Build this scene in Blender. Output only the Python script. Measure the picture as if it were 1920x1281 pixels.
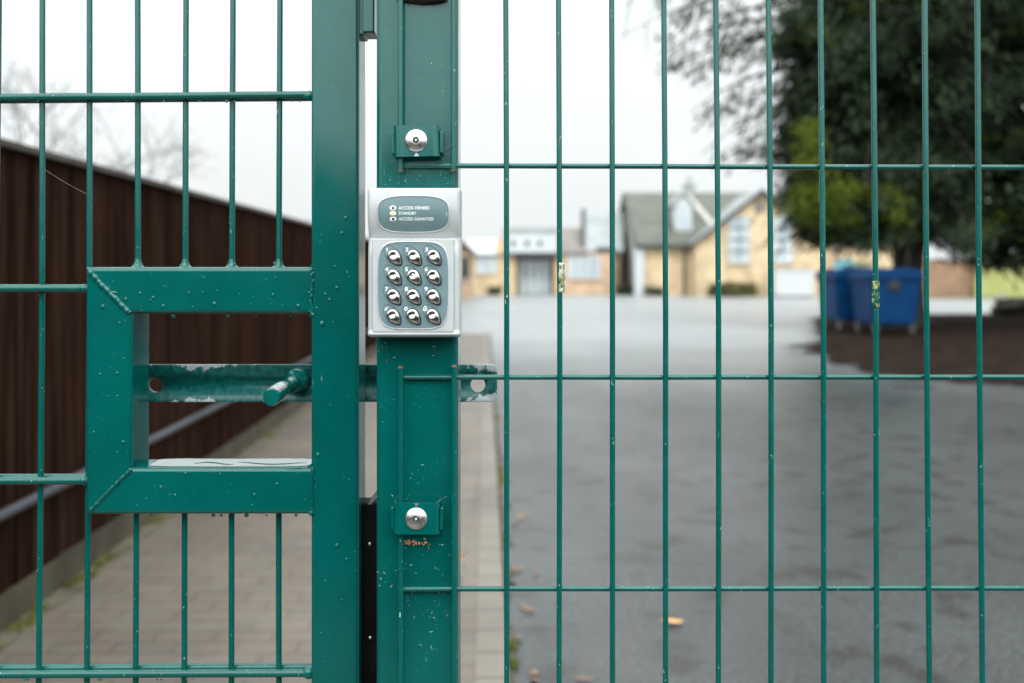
import bpy, bmesh, math, random
from mathutils import Vector, Matrix, noise
R = math.radians
C = bpy.context.scene.collection
F = 1866.7; CX = 960.0; HY = 508.0; EYE = 1.25
for o in list(bpy.data.objects): bpy.data.objects.remove(o)

# ---------------------------------------------------------------- camera, sky, sun, exposure
cam_d = bpy.data.cameras.new("camera"); cam = bpy.data.objects.new("camera", cam_d); C.objects.link(cam)
cam.location = (0, 0, EYE); cam.rotation_euler = (R(90), 0, 0)
cam_d.lens = 35; cam_d.sensor_width = 36; cam_d.shift_y = -(640.5 - HY) / 1920
cam_d.clip_start = 0.02; cam_d.clip_end = 1000
cam_d.dof.use_dof = True; cam_d.dof.focus_distance = 0.965; cam_d.dof.aperture_fstop = 4.0; cam_d.dof.aperture_blades = 9
bpy.context.scene.camera = cam
SUN_EL, SUN_ROT = R(48), R(160)
world = bpy.data.worlds.new("World"); bpy.context.scene.world = world; world.use_nodes = True
nt = world.node_tree; nt.nodes.clear()
wo = nt.nodes.new('ShaderNodeOutputWorld'); bg = nt.nodes.new('ShaderNodeBackground')
sky = nt.nodes.new('ShaderNodeTexSky'); sky.sky_type = 'NISHITA'; sky.sun_disc = False
sky.sun_elevation = SUN_EL; sky.sun_rotation = SUN_ROT; sky.dust_density = 4
tc = nt.nodes.new('ShaderNodeTexCoord'); sp = nt.nodes.new('ShaderNodeSeparateXYZ')
mr = nt.nodes.new('ShaderNodeMapRange')            # overcast cloud layer: darker at the horizon, brighter overhead
mr.inputs[1].default_value = 0.0; mr.inputs[2].default_value = 1.0; mr.inputs[3].default_value = 10.0; mr.inputs[4].default_value = 30.0
pw = nt.nodes.new('ShaderNodeMath'); pw.operation = 'POWER'; pw.inputs[1].default_value = 1.5; pw.use_clamp = True
mb = nt.nodes.new('ShaderNodeMapRange'); mb.inputs[1].default_value = 0.15; mb.inputs[2].default_value = -0.9; mb.inputs[3].default_value = 1.0; mb.inputs[4].default_value = 2.5; mul2 = nt.nodes.new('ShaderNodeMath'); mul2.operation = 'MULTIPLY'
nz = nt.nodes.new('ShaderNodeTexNoise'); nz.inputs['Scale'].default_value = 2.2; nz.inputs['Detail'].default_value = 4
nm = nt.nodes.new('ShaderNodeMapRange'); nm.inputs[1].default_value = 0.3; nm.inputs[2].default_value = 0.7
nm.inputs[3].default_value = 0.93; nm.inputs[4].default_value = 1.07
mul = nt.nodes.new('ShaderNodeMath'); mul.operation = 'MULTIPLY'
col = nt.nodes.new('ShaderNodeVectorMath'); col.operation = 'SCALE'; col.inputs[0].default_value = (0.955, 1.0, 1.0)
mix = nt.nodes.new('ShaderNodeMixRGB'); mix.inputs[0].default_value = 0.93
L = nt.links.new
L(tc.outputs['Generated'], sp.inputs[0]); L(sp.outputs[2], pw.inputs[0]); L(pw.outputs[0], mr.inputs[0]); L(sp.outputs[1], mb.inputs[0]); L(tc.outputs['Generated'], nz.inputs['Vector'])
L(nz.outputs[0], nm.inputs[0]); L(mr.outputs[0], mul.inputs[0]); L(nm.outputs[0], mul.inputs[1]); L(mul.outputs[0], mul2.inputs[0]); L(mb.outputs[0], mul2.inputs[1]); L(mul2.outputs[0], col.inputs['Scale'])
L(sky.outputs[0], mix.inputs[1]); L(col.outputs[0], mix.inputs[2]); L(mix.outputs[0], bg.inputs[0]); bg.inputs[1].default_value = 0.1
L(bg.outputs[0], wo.inputs[0])
sd = bpy.data.lights.new("sun", 'SUN'); sd.energy = 0.5; sd.angle = R(25); sd.color = (1, 0.97, 0.92)
so = bpy.data.objects.new("sun", sd); C.objects.link(so); so.rotation_euler = (R(90) - SUN_EL, 0, R(180) - SUN_ROT)
vs = bpy.context.scene.view_settings
bpy.context.scene.display_settings.display_device = 'sRGB'
vs.view_transform = 'Standard'; vs.look = 'None'; vs.exposure = 0.0; vs.gamma = 1

# ---------------------------------------------------------------- helpers
def P(px, py, Y): return Vector(((px - CX) / F * Y, Y, EYE + (HY - py) / F * Y))
def PX(px, Y): return (px - CX) / F * Y
def PZ(py, Y): return EYE + (HY - py) / F * Y
def GY(py): return EYE * F / (py - HY)

def thing(name, label, cat, loc=(0, 0, 0), group=None, kind=None):
    o = bpy.data.objects.new(name, None); C.objects.link(o); o.location = loc; o.empty_display_size = 0.05
    tag(o, label, cat, group, kind); return o
def tag(o, label=None, cat=None, group=None, kind=None):
    if label: o['label'] = label
    if cat: o['category'] = cat
    if group: o['group'] = group
    if kind: o['kind'] = kind
    return o
def wloc(o):
    v = Vector((0, 0, 0))
    while o is not None: v += o.location; o = o.parent
    return v

class MB:
    def __init__(s): s.bm = bmesh.new(); s.bev = False
    def _merge(s, t, M=None):
        if M is not None: bmesh.ops.transform(t, matrix=M, verts=t.verts)
        me = bpy.data.meshes.new('tmp'); t.to_mesh(me); t.free(); s.bm.from_mesh(me); bpy.data.meshes.remove(me)
    def box(s, a, b, bev=0, seg=3, M=None):
        t = bmesh.new(); bmesh.ops.create_cube(t, size=1)
        a = Vector(a); b = Vector(b)
        for v in t.verts: v.co = Vector(((a[i] + b[i]) / 2 + v.co[i] * abs(b[i] - a[i]) for i in range(3)))
        if bev: bmesh.ops.bevel(t, geom=list(t.edges), offset=bev, segments=seg, affect='EDGES', profile=0.5); s.bev = True
        s._merge(t, M); return s
    def prism(s, pts, dv, bev=0):
        """closed polygon pts (3-D) extruded along dv"""
        t = bmesh.new(); dv = Vector(dv)
        A = [t.verts.new(p) for p in pts]; B = [t.verts.new(Vector(p) + dv) for p in pts]; n = len(A)
        t.faces.new(A); t.faces.new(B[::-1])
        for i in range(n): t.faces.new((A[i], B[i], B[(i + 1) % n], A[(i + 1) % n]))
        bmesh.ops.recalc_face_normals(t, faces=t.faces)
        if bev: bmesh.ops.bevel(t, geom=list(t.edges), offset=bev, segments=2, affect='EDGES'); s.bev = True
        s._merge(t); return s
    def tube(s, pts, r, n=10, caps=True):
        pts = [Vector(p) for p in pts]
        rs = r if isinstance(r, (list, tuple)) else [r] * len(pts)
        bm = s.bm; prev = None; u = None; first = None
        for i, p in enumerate(pts):
            d = (pts[min(i + 1, len(pts) - 1)] - pts[max(i - 1, 0)]).normalized()
            if u is None:
                u = d.orthogonal().normalized()
            else:
                u = (u - d * u.dot(d)).normalized()
            w = d.cross(u)
            ring = [bm.verts.new(p + (u * math.cos(2 * math.pi * k / n) + w * math.sin(2 * math.pi * k / n)) * rs[i]) for k in range(n)]
            if prev:
                for k in range(n): bm.faces.new((prev[k], prev[(k + 1) % n], ring[(k + 1) % n], ring[k]))
            else: first = ring
            prev = ring
        if caps: bm.faces.new(first[::-1]); bm.faces.new(prev)
        return s
    def lathe(s, prof, M, n=32):
        """prof: (radius, height) along +Z, then M"""
        bm = s.bm; rings = []
        for r, h in prof:
            if r < 1e-7: rings.append([bm.verts.new(M @ Vector((0, 0, h)))])
            else: rings.append([bm.verts.new(M @ Vector((r * math.cos(2 * math.pi * k / n), r * math.sin(2 * math.pi * k / n), h))) for k in range(n)])
        for a, b in zip(rings, rings[1:]):
            for k in range(n):
                if len(a) == 1 and len(b) == 1: continue
                if len(a) == 1: bm.faces.new((a[0], b[k], b[(k + 1) % n]))
                elif len(b) == 1: bm.faces.new((a[k], b[0], a[(k + 1) % n]))
                else: bm.faces.new((a[k], b[k], b[(k + 1) % n], a[(k + 1) % n]))
        return s
    def blob(s, c, r, seed=0, amp=0.25, sub=2, freq=2.0):
        t = bmesh.new(); bmesh.ops.create_icosphere(t, subdivisions=sub, radius=1)
        r = Vector(r) if hasattr(r, '__len__') else Vector((r, r, r))
        for v in t.verts:
            k = 1 + amp * noise.noise(v.co * freq + Vector((seed * 7.3, seed * 3.1, 0)))
            v.co = Vector((v.co[i] * r[i] * k + c[i] for i in range(3)))
        s._merge(t); return s
    def quad(s, a, b, c, d):
        s.bm.faces.new([s.bm.verts.new(p) for p in (a, b, c, d)]); return s
    def build(s, name, mat, parent=None, smooth=True, angle=40, recalc=True, loc=None, wn=None):
        if wn is None: wn = smooth and s.bev
        bm = s.bm
        if recalc: bmesh.ops.recalc_face_normals(bm, faces=bm.faces)
        off = wloc(parent)
        loc = Vector(loc) if loc is not None else None
        if loc is not None: off = off + (loc - off)
        bmesh.ops.translate(bm, vec=-off, verts=bm.verts)
        me = bpy.data.meshes.new(name); bm.to_mesh(me); bm.free()
        if smooth:
            me.polygons.foreach_set('use_smooth', [True] * len(me.polygons))
            me.set_sharp_from_angle(angle=R(angle))
        me.materials.append(mat)
        o = bpy.data.objects.new(name, me); C.objects.link(o)
        if loc is not None: o.location = loc - wloc(parent)
        if parent is not None: o.parent = parent
        if wn: md = o.modifiers.new('weighted', 'WEIGHTED_NORMAL'); md.keep_sharp = True; md.weight = 100
        return o
def raw(name, verts, faces, mat, parent=None):
    off = wloc(parent); me = bpy.data.meshes.new(name)
    me.from_pydata([(v[0] - off[0], v[1] - off[1], v[2] - off[2]) for v in verts], [], faces); me.materials.append(mat)
    o = bpy.data.objects.new(name, me); C.objects.link(o)
    if parent is not None: o.parent = parent
    return o

# ---------------------------------------------------------------- materials
def node_mat(name):
    m = bpy.data.materials.new(name); m.use_nodes = True
    t = m.node_tree; b = t.nodes['Principled BSDF']; return m, t, b
def mat(name, c1, c2=None, rough=0.5, metal=0, scale=5, detail=4, bump=0, bscale=None, rvar=0, coat=0, croug=0.1, stretch=(1, 1, 1), spec=0.5, speck=None, lo=0.35, hi=0.65):
    m, t, b = node_mat(name); N = t.nodes.new; K = t.links.new
    c2 = c2 or c1
    tc = N('ShaderNodeTexCoord'); mp = N('ShaderNodeMapping'); mp.inputs['Scale'].default_value = stretch
    K(tc.outputs['Object'], mp.inputs[0])
    nz = N('ShaderNodeTexNoise'); nz.inputs['Scale'].default_value = scale; nz.inputs['Detail'].default_value = detail; K(mp.outputs[0], nz.inputs['Vector'])
    cr = N('ShaderNodeValToRGB'); cr.color_ramp.elements[0].position = lo; cr.color_ramp.elements[1].position = hi
    cr.color_ramp.elements[0].color = (*c1, 1); cr.color_ramp.elements[1].color = (*c2, 1); K(nz.outputs[0], cr.inputs[0])
    out = cr.outputs[0]
    if speck:
        for (sc, th, colr, st) in speck:
            n2 = N('ShaderNodeTexNoise'); n2.inputs['Scale'].default_value = sc; n2.inputs['Detail'].default_value = 2
            mp2 = N('ShaderNodeMapping'); mp2.inputs['Scale'].default_value = st; mp2.inputs['Rotation'].default_value = (0.1, 0.35 if st != (1, 1, 1) else 0, 0.2)
            K(tc.outputs['Object'], mp2.inputs[0]); K(mp2.outputs[0], n2.inputs['Vector'])
            r2 = N('ShaderNodeMapRange'); r2.inputs[1].default_value = th; r2.inputs[2].default_value = th + 0.05; K(n2.outputs[0], r2.inputs[0])
            # dust gathers in patches
            n3 = N('ShaderNodeTexNoise'); n3.inputs['Scale'].default_value = 28; K(tc.outputs['Object'], n3.inputs['Vector'])
            r3 = N('ShaderNodeMapRange'); r3.inputs[1].default_value = 0.45; r3.inputs[2].default_value = 0.62; K(n3.outputs[0], r3.inputs[0])
            mm = N('ShaderNodeMath'); mm.operation = 'MULTIPLY'; K(r2.outputs[0], mm.inputs[0]); K(r3.outputs[0], mm.inputs[1])
            mx = N('ShaderNodeMixRGB'); K(mm.outputs[0], mx.inputs[0]); K(out, mx.inputs[1]); mx.inputs[2].default_value = (*colr, 1); out = mx.outputs[0]
    K(out, b.inputs['Base Color'])
    b.inputs['Roughness'].default_value = rough; b.inputs['Metallic'].default_value = metal
    b.inputs['Coat Weight'].default_value = coat; b.inputs['Coat Roughness'].default_value = croug
    b.inputs['Specular IOR Level'].default_value = spec
    if rvar:
        n4 = N('ShaderNodeTexNoise'); n4.inputs['Scale'].default_value = scale * 1.7; n4.inputs['Detail'].default_value = 5; K(mp.outputs[0], n4.inputs['Vector'])
        r4 = N('ShaderNodeMapRange'); r4.inputs[1].default_value = 0.3; r4.inputs[2].default_value = 0.7
        r4.inputs[3].default_value = max(0.02, rough - rvar); r4.inputs[4].default_value = min(1, rough + rvar); K(n4.outputs[0], r4.inputs[0]); K(r4.outputs[0], b.inputs['Roughness'])
    if bump:
        bs = N('ShaderNodeTexNoise'); bs.inputs['Scale'].default_value = bscale or scale * 3; bs.inputs['Detail'].default_value = 5; K(mp.outputs[0], bs.inputs['Vector'])
        bp = N('ShaderNodeBump'); bp.inputs['Strength'].default_value = 1; bp.inputs['Distance'].default_value = bump; K(bs.outputs[0], bp.inputs['Height']); K(bp.outputs[0], b.inputs['Normal'])
    return m

G1 = (0.0001, 0.078, 0.070); G2 = (0.0002, 0.092, 0.083)
DUST = [(620, 0.73, (0.20, 0.36, 0.32), (1, 1, 1)), (240, 0.76, (0.35, 0.55, 0.48), (1, 1, 0.25))]
m_green = mat('green_paint', G1, G2, rough=0.13, scale=14, bump=0.00002, bscale=160, rvar=0.04, speck=DUST)
m_greenp = mat('green_post_paint', G1, G2, rough=0.15, scale=14, bump=0.00003, bscale=110, rvar=0.05,
               speck=[(700, 0.70, (0.22, 0.38, 0.34), (1, 1, 1)), (300, 0.755, (0.3, 0.5, 0.44), (0.3, 1, 1.0)), (240, 0.755, (0.3, 0.5, 0.44), (1, 1, 0.2))])
m_wire = mat('green_wire_coating', (0.0002, 0.080, 0.069), (0.0003, 0.094, 0.081), rough=0.22, scale=30, bump=0.00006, bscale=300, rvar=0.07, speck=[(520, 0.69, (0.4, 0.6, 0.52), (1, 1, 0.35))])
m_wet = mat('wet_green_paint', (0.001, 0.085, 0.072), (0.002, 0.11, 0.095), rough=0.07, scale=60, bump=0.0004, bscale=60)
m_rust = mat('rusty_wire_end', (0.06, 0.045, 0.025), (0.17, 0.12, 0.07), rough=0.8, scale=600)
m_galv = mat('galvanised_steel', (0.32, 0.35, 0.37), (0.5, 0.53, 0.55), rough=0.38, metal=0.85, scale=120, bump=0.0001, bscale=300, rvar=0.1)
m_black = mat('black_lock_metal', (0.001, 0.001, 0.001), (0.003, 0.003, 0.003), rough=0.7, scale=60, spec=0.15)
m_steel = mat('stainless_steel', (0.62, 0.62, 0.62), (0.78, 0.78, 0.78), rough=0.32, metal=1, scale=250, bump=0.00008, bscale=900, rvar=0.08)
m_chrome = mat('polished_zinc_key', (0.60, 0.58, 0.56), (0.72, 0.70, 0.68), rough=0.2, metal=1, scale=200, rvar=0.05)
m_dark = mat('black_rubber', (0.01, 0.01, 0.011), rough=0.6)
m_body = mat('pale_grey_cast_metal_paint', (0.43, 0.455, 0.46), (0.47, 0.495, 0.50), rough=0.27, scale=40, bump=0.00002, bscale=900, spec=0.6, speck=[(420, 0.74, (0.12, 0.12, 0.11), (1, 1, 1))])
m_plate = mat('blue_grey_label', (0.125, 0.20, 0.22), (0.14, 0.22, 0.24), rough=0.42, scale=50, bump=0.00001, bscale=1500)
m_print = mat('white_print', (0.93, 0.95, 0.95), rough=0.5)
m_line = mat('dark_print', (0.02, 0.03, 0.035), rough=0.5)
m_amber = mat('amber_lens', (0.88, 0.76, 0.50), (0.92, 0.82, 0.58), rough=0.25)
m_lens = mat('dark_lens', (0.10, 0.08, 0.09), rough=0.15)

# bar: green paint worn away to galvanised metal towards its edges
def bar_mat():
    m, t, b = node_mat('worn_green_bar'); N = t.nodes.new; K = t.links.new
    tc = N('ShaderNodeTexCoord'); sx = N('ShaderNodeSeparateXYZ'); K(tc.outputs['Object'], sx.inputs[0])
    nz = N('ShaderNodeTexNoise'); nz.inputs['Scale'].default_value = 75; nz.inputs['Detail'].default_value = 6; nz.inputs['Roughness'].default_value = 0.7; K(tc.outputs['Object'], nz.inputs['Vector'])
    n2 = N('ShaderNodeTexNoise'); n2.inputs['Scale'].default_value = 14; n2.inputs['Detail'].default_value = 3; K(tc.outputs['Object'], n2.inputs['Vector'])
    def M(op, a, b_=None, c=None):
        n = N('ShaderNodeMath'); n.operation = op
        for i, v in enumerate((a, b_, c)):
            if v is None: continue
            if isinstance(v, (int, float)): n.inputs[i].default_value = v
            else: K(v, n.inputs[i])
        return n.outputs[0]
    az = M('ABSOLUTE', sx.outputs[2])                       # 0 on the centre line, .0213 at the edge
    e = M('MULTIPLY', az, 30.0)                             # 0..0.64
    # two worn stretches: middle of the bar, and its right end
    mid = M('ABSOLUTE', M('SUBTRACT', sx.outputs[0], -0.345)); mid = M('SUBTRACT', 0.20, M('MULTIPLY', mid, 2.6))
    end = M('MULTIPLY', M('SUBTRACT', sx.outputs[0], -0.075), 7.0); end = M('MINIMUM', M('MAXIMUM', end, -1.0), 0.9)
    w = M('MAXIMUM', mid, end); w = M('ADD', w, e); w = M('ADD', w, M('MULTIPLY', M('SUBTRACT', nz.outputs[0], 0.5), 1.1))
    w = M('ADD', w, M('MULTIPLY', M('SUBTRACT', n2.outputs[0], 0.5), 0.5))
    r = N('ShaderNodeMapRange'); r.inputs[1].default_value = 0.70; r.inputs[2].default_value = 0.73; K(w, r.inputs[0])
    n3 = N('ShaderNodeTexNoise'); n3.inputs['Scale'].default_value = 160; n3.inputs['Detail'].default_value = 5; K(tc.outputs['Object'], n3.inputs['Vector'])
    g = N('ShaderNodeValToRGB'); g.color_ramp.elements[0].color = (0.001, 0.058, 0.053, 1); g.color_ramp.elements[1].color = (0.006, 0.14, 0.135, 1)
    g.color_ramp.elements[0].position = .38; g.color_ramp.elements[1].position = .72; K(n3.outputs[0], g.inputs[0])
    h = N('ShaderNodeValToRGB'); h.color_ramp.elements[0].color = (0.26, 0.31, 0.33, 1); h.color_ramp.elements[1].color = (0.42, 0.47, 0.48, 1); K(n3.outputs[0], h.inputs[0])
    mx = N('ShaderNodeMixRGB'); K(r.outputs[0], mx.inputs[0]); K(g.outputs[0], mx.inputs[1]); K(h.outputs[0], mx.inputs[2]); K(mx.outputs[0], b.inputs['Base Color'])
    b.inputs['Roughness'].default_value = 0.36
    bp = N('ShaderNodeBump'); bp.inputs['Distance'].default_value = 0.0003; bp.invert = True; K(r.outputs[0], bp.inputs['Height']); K(bp.outputs[0], b.inputs['Normal'])
    return m
m_bar = bar_mat()

def brick_mat(name, a, b_, mortar, sc, bw=0.225, bh=0.075, ms=0.01, rough=0.85, vert=True, offs=0.5, grime=None):
    m, t, b = node_mat(name); N = t.nodes.new; K = t.links.new
    tc = N('ShaderNodeTexCoord'); mp = N('ShaderNodeMapping'); K(tc.outputs['Object'], mp.inputs[0])
    if vert: mp.inputs['Rotation'].default_value = (R(-90), 0, 0)
    br = N('ShaderNodeTexBrick'); K(mp.outputs[0], br.inputs[0]); br.inputs['Scale'].default_value = sc
    br.inputs['Color1'].default_value = (*a, 1); br.inputs['Color2'].default_value = (*b_, 1); br.inputs['Mortar'].default_value = (*mortar, 1)
    br.inputs['Brick Width'].default_value = bw; br.inputs['Row Height'].default_value = bh; br.inputs['Mortar Size'].default_value = ms; br.offset = offs
    nz = N('ShaderNodeTexNoise'); nz.inputs['Scale'].default_value = 1.6; nz.inputs['Detail'].default_value = 6; K(tc.outputs['Object'], nz.inputs['Vector'])
    r = N('ShaderNodeMapRange'); r.inputs[1].default_value = .3; r.inputs[2].default_value = .7; r.inputs[3].default_value = 0.72; r.inputs[4].default_value = 1.18; K(nz.outputs[0], r.inputs[0])
    hv = N('ShaderNodeHueSaturation'); K(br.outputs[0], hv.inputs['Color']); K(r.outputs[0], hv.inputs['Value']); out = hv.outputs[0]
    if grime:
        n2 = N('ShaderNodeTexNoise'); n2.inputs['Scale'].default_value = 5; n2.inputs['Detail'].default_value = 8; K(tc.outputs['Object'], n2.inputs['Vector'])
        r2 = N('ShaderNodeMapRange'); r2.inputs[1].default_value = .52; r2.inputs[2].default_value = .66; K(n2.outputs[0], r2.inputs[0])
        mx = N('ShaderNodeMixRGB'); K(r2.outputs[0], mx.inputs[0]); K(out, mx.inputs[1]); mx.inputs[2].default_value = (*grime, 1); out = mx.outputs[0]
    K(out, b.inputs['Base Color']); b.inputs['Roughness'].default_value = rough
    bp = N('ShaderNodeBump'); bp.inputs['Distance'].default_value = 0.004; K(br.outputs['Fac'], bp.inputs['Height']); bp.invert = True; K(bp.outputs[0], b.inputs['Normal'])
    return m
m_ybrick = brick_mat('buff_brick', (0.60, 0.44, 0.25), (0.66, 0.49, 0.29), (0.56, 0.47, 0.34), 1)
m_obrick = brick_mat('orange_buff_brick', (0.60, 0.39, 0.24), (0.54, 0.36, 0.22), (0.52, 0.42, 0.31), 1)
m_rbrick = brick_mat('brown_brick', (0.30, 0.16, 0.09), (0.26, 0.15, 0.09), (0.3, 0.22, 0.16), 1)
m_pave = brick_mat('block_paving', (0.148, 0.118, 0.092), (0.122, 0.106, 0.086), (0.095, 0.083, 0.066), 1, bw=0.2, bh=0.1, ms=0.006, rough=0.55, vert=False, grime=(0.13, 0.118, 0.096))
m_kerb = brick_mat('edging_blocks', (0.17, 0.152, 0.126), (0.145, 0.13, 0.11), (0.075, 0.07, 0.055), 1, bw=3, bh=0.2, ms=0.006, rough=0.6, vert=False)
m_white = mat('white_upvc', (0.48, 0.51, 0.525), rough=0.35)
m_render = mat('pale_render', (0.46, 0.44, 0.40), (0.52, 0.50, 0.46), rough=0.8, scale=2)
m_pane = mat('window_pane', (0.40, 0.45, 0.48), (0.50, 0.55, 0.58), rough=0.08, scale=0.7)
m_dpane = mat('dark_window_pane', (0.03, 0.03, 0.04), rough=0.08)
m_slate = mat('weathered_slate', (0.052, 0.060, 0.052), (0.092, 0.096, 0.070), rough=0.5, scale=1.2, detail=8, bump=0.01, bscale=14)
m_slatel = mat('pale_slate', (0.21, 0.235, 0.235), (0.28, 0.305, 0.305), rough=0.45, scale=1.2, detail=8)
m_tile = mat('brown_concrete_tile', (0.16, 0.14, 0.128), (0.21, 0.185, 0.168), rough=0.7, scale=1.5, bump=0.01, bscale=12)
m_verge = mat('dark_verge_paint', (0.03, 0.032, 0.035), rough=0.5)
m_grey = mat('grey_door_paint', (0.40, 0.44, 0.45), (0.46, 0.5, 0.51), rough=0.4)
m_wood = mat('dark_stained_boards', (0.008, 0.0042, 0.0028), (0.040, 0.0205, 0.0145), rough=1, spec=0.0, scale=4.5, detail=8, stretch=(1, 7, 0.25), bump=0.002, bscale=40)
m_cap = mat('weathered_capping', (0.020, 0.014, 0.009), (0.05, 0.04, 0.028), rough=0.8, scale=5)
m_gravelb = mat('mossy_gravel_board', (0.030, 0.024, 0.014), (0.058, 0.05, 0.028), rough=0.9, scale=6, detail=7)
m_pipe = mat('grey_plastic_conduit', (0.036, 0.038, 0.05), (0.055, 0.058, 0.072), rough=0.5, scale=3)
m_bark = mat('dark_bark', (0.015, 0.012, 0.009), (0.03, 0.025, 0.018), rough=0.9, scale=8, bump=0.03, bscale=10)
m_twig = mat('pale_bare_bark', (0.16, 0.16, 0.16), (0.24, 0.24, 0.235), rough=0.9, scale=3)
def leaf_mat(name, a, b_, sc=1.2):
    m = mat(name, a, b_, rough=0.7, scale=sc, detail=3, lo=.4, hi=.6, spec=0.15); b = m.node_tree.nodes['Principled BSDF']
    return m
m_leafd = leaf_mat('cedar_needles', (0.006, 0.013, 0.0045), (0.023, 0.037, 0.018))
m_leafy = leaf_mat('yellow_green_leaves', (0.038, 0.066, 0.005), (0.105, 0.135, 0.009))
m_hedge = leaf_mat('hedge_leaves', (0.05, 0.05, 0.015), (0.10, 0.095, 0.03))
m_hedgeb = leaf_mat('dark_hedge_leaves', (0.02, 0.035, 0.02), (0.04, 0.06, 0.03))
m_moss = leaf_mat('moss', (0.09, 0.105, 0.025), (0.16, 0.17, 0.055), 40)
m_grass = leaf_mat('grass', (0.07, 0.10, 0.02), (0.11, 0.14, 0.03), 4)
m_blue = mat('blue_hdpe_plastic', (0.0003, 0.026, 0.092), (0.0005, 0.034, 0.11), rough=0.5, spec=0.12, scale=3)
m_tyre = mat('tyre_rubber', (0.03, 0.03, 0.03), rough=0.8)
m_wheelr = mat('grey_castor', (0.22, 0.22, 0.2), rough=0.5, metal=0.3)
m_bag1 = mat('pale_blue_bag', (0.25, 0.55, 0.62), rough=0.4, scale=6, bump=0.01)
m_bag2 = mat('cream_bag', (0.62, 0.62, 0.38), rough=0.5, scale=6, bump=0.01)
m_lime = mat('algae_green_boards', (0.30, 0.31, 0.09), (0.42, 0.42, 0.19), rough=0.8, scale=0.9, stretch=(1, 1, .4))
m_tape = mat('old_clear_tape', (0.16, 0.17, 0.05), (0.60, 0.62, 0.55), rough=0.3, scale=120)
m_tapey = mat('old_yellow_tape', (0.004, 0.10, 0.06), (0.42, 0.38, 0.12), rough=0.3, scale=260, lo=.52, hi=.60)
m_litter = mat('orange_leaf_bits', (0.28, 0.13, 0.06), (0.50, 0.28, 0.15), rough=0.8, scale=300)
m_leaf1 = mat('brown_dead_leaf', (0.13, 0.08, 0.055), (0.26, 0.17, 0.12), rough=0.7, scale=25)
m_leaf2 = mat('yellow_dead_leaf', (0.62, 0.34, 0.12), (0.7, 0.42, 0.17), rough=0.6, scale=25)
m_web = mat('spider_silk', (0.25, 0.2, 0.18), rough=0.5)
m_fluff = mat('black_fibres', (0.006, 0.004, 0.003), (0.03, 0.015, 0.008), rough=0.9, scale=300)

def drop_mat():
    m, t, b = node_mat('water'); b.inputs['Base Color'].default_value = (0.9, 1, 0.98, 1); b.inputs['Roughness'].default_value = 0.03
    b.inputs['Transmission Weight'].default_value = 1; b.inputs['IOR'].default_value = 1.33; return m
m_drop = drop_mat()
m_bead = mat('rain_bead', (0.0005, 0.088, 0.08), (0.004, 0.12, 0.108), rough=0.05, scale=400)

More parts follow.
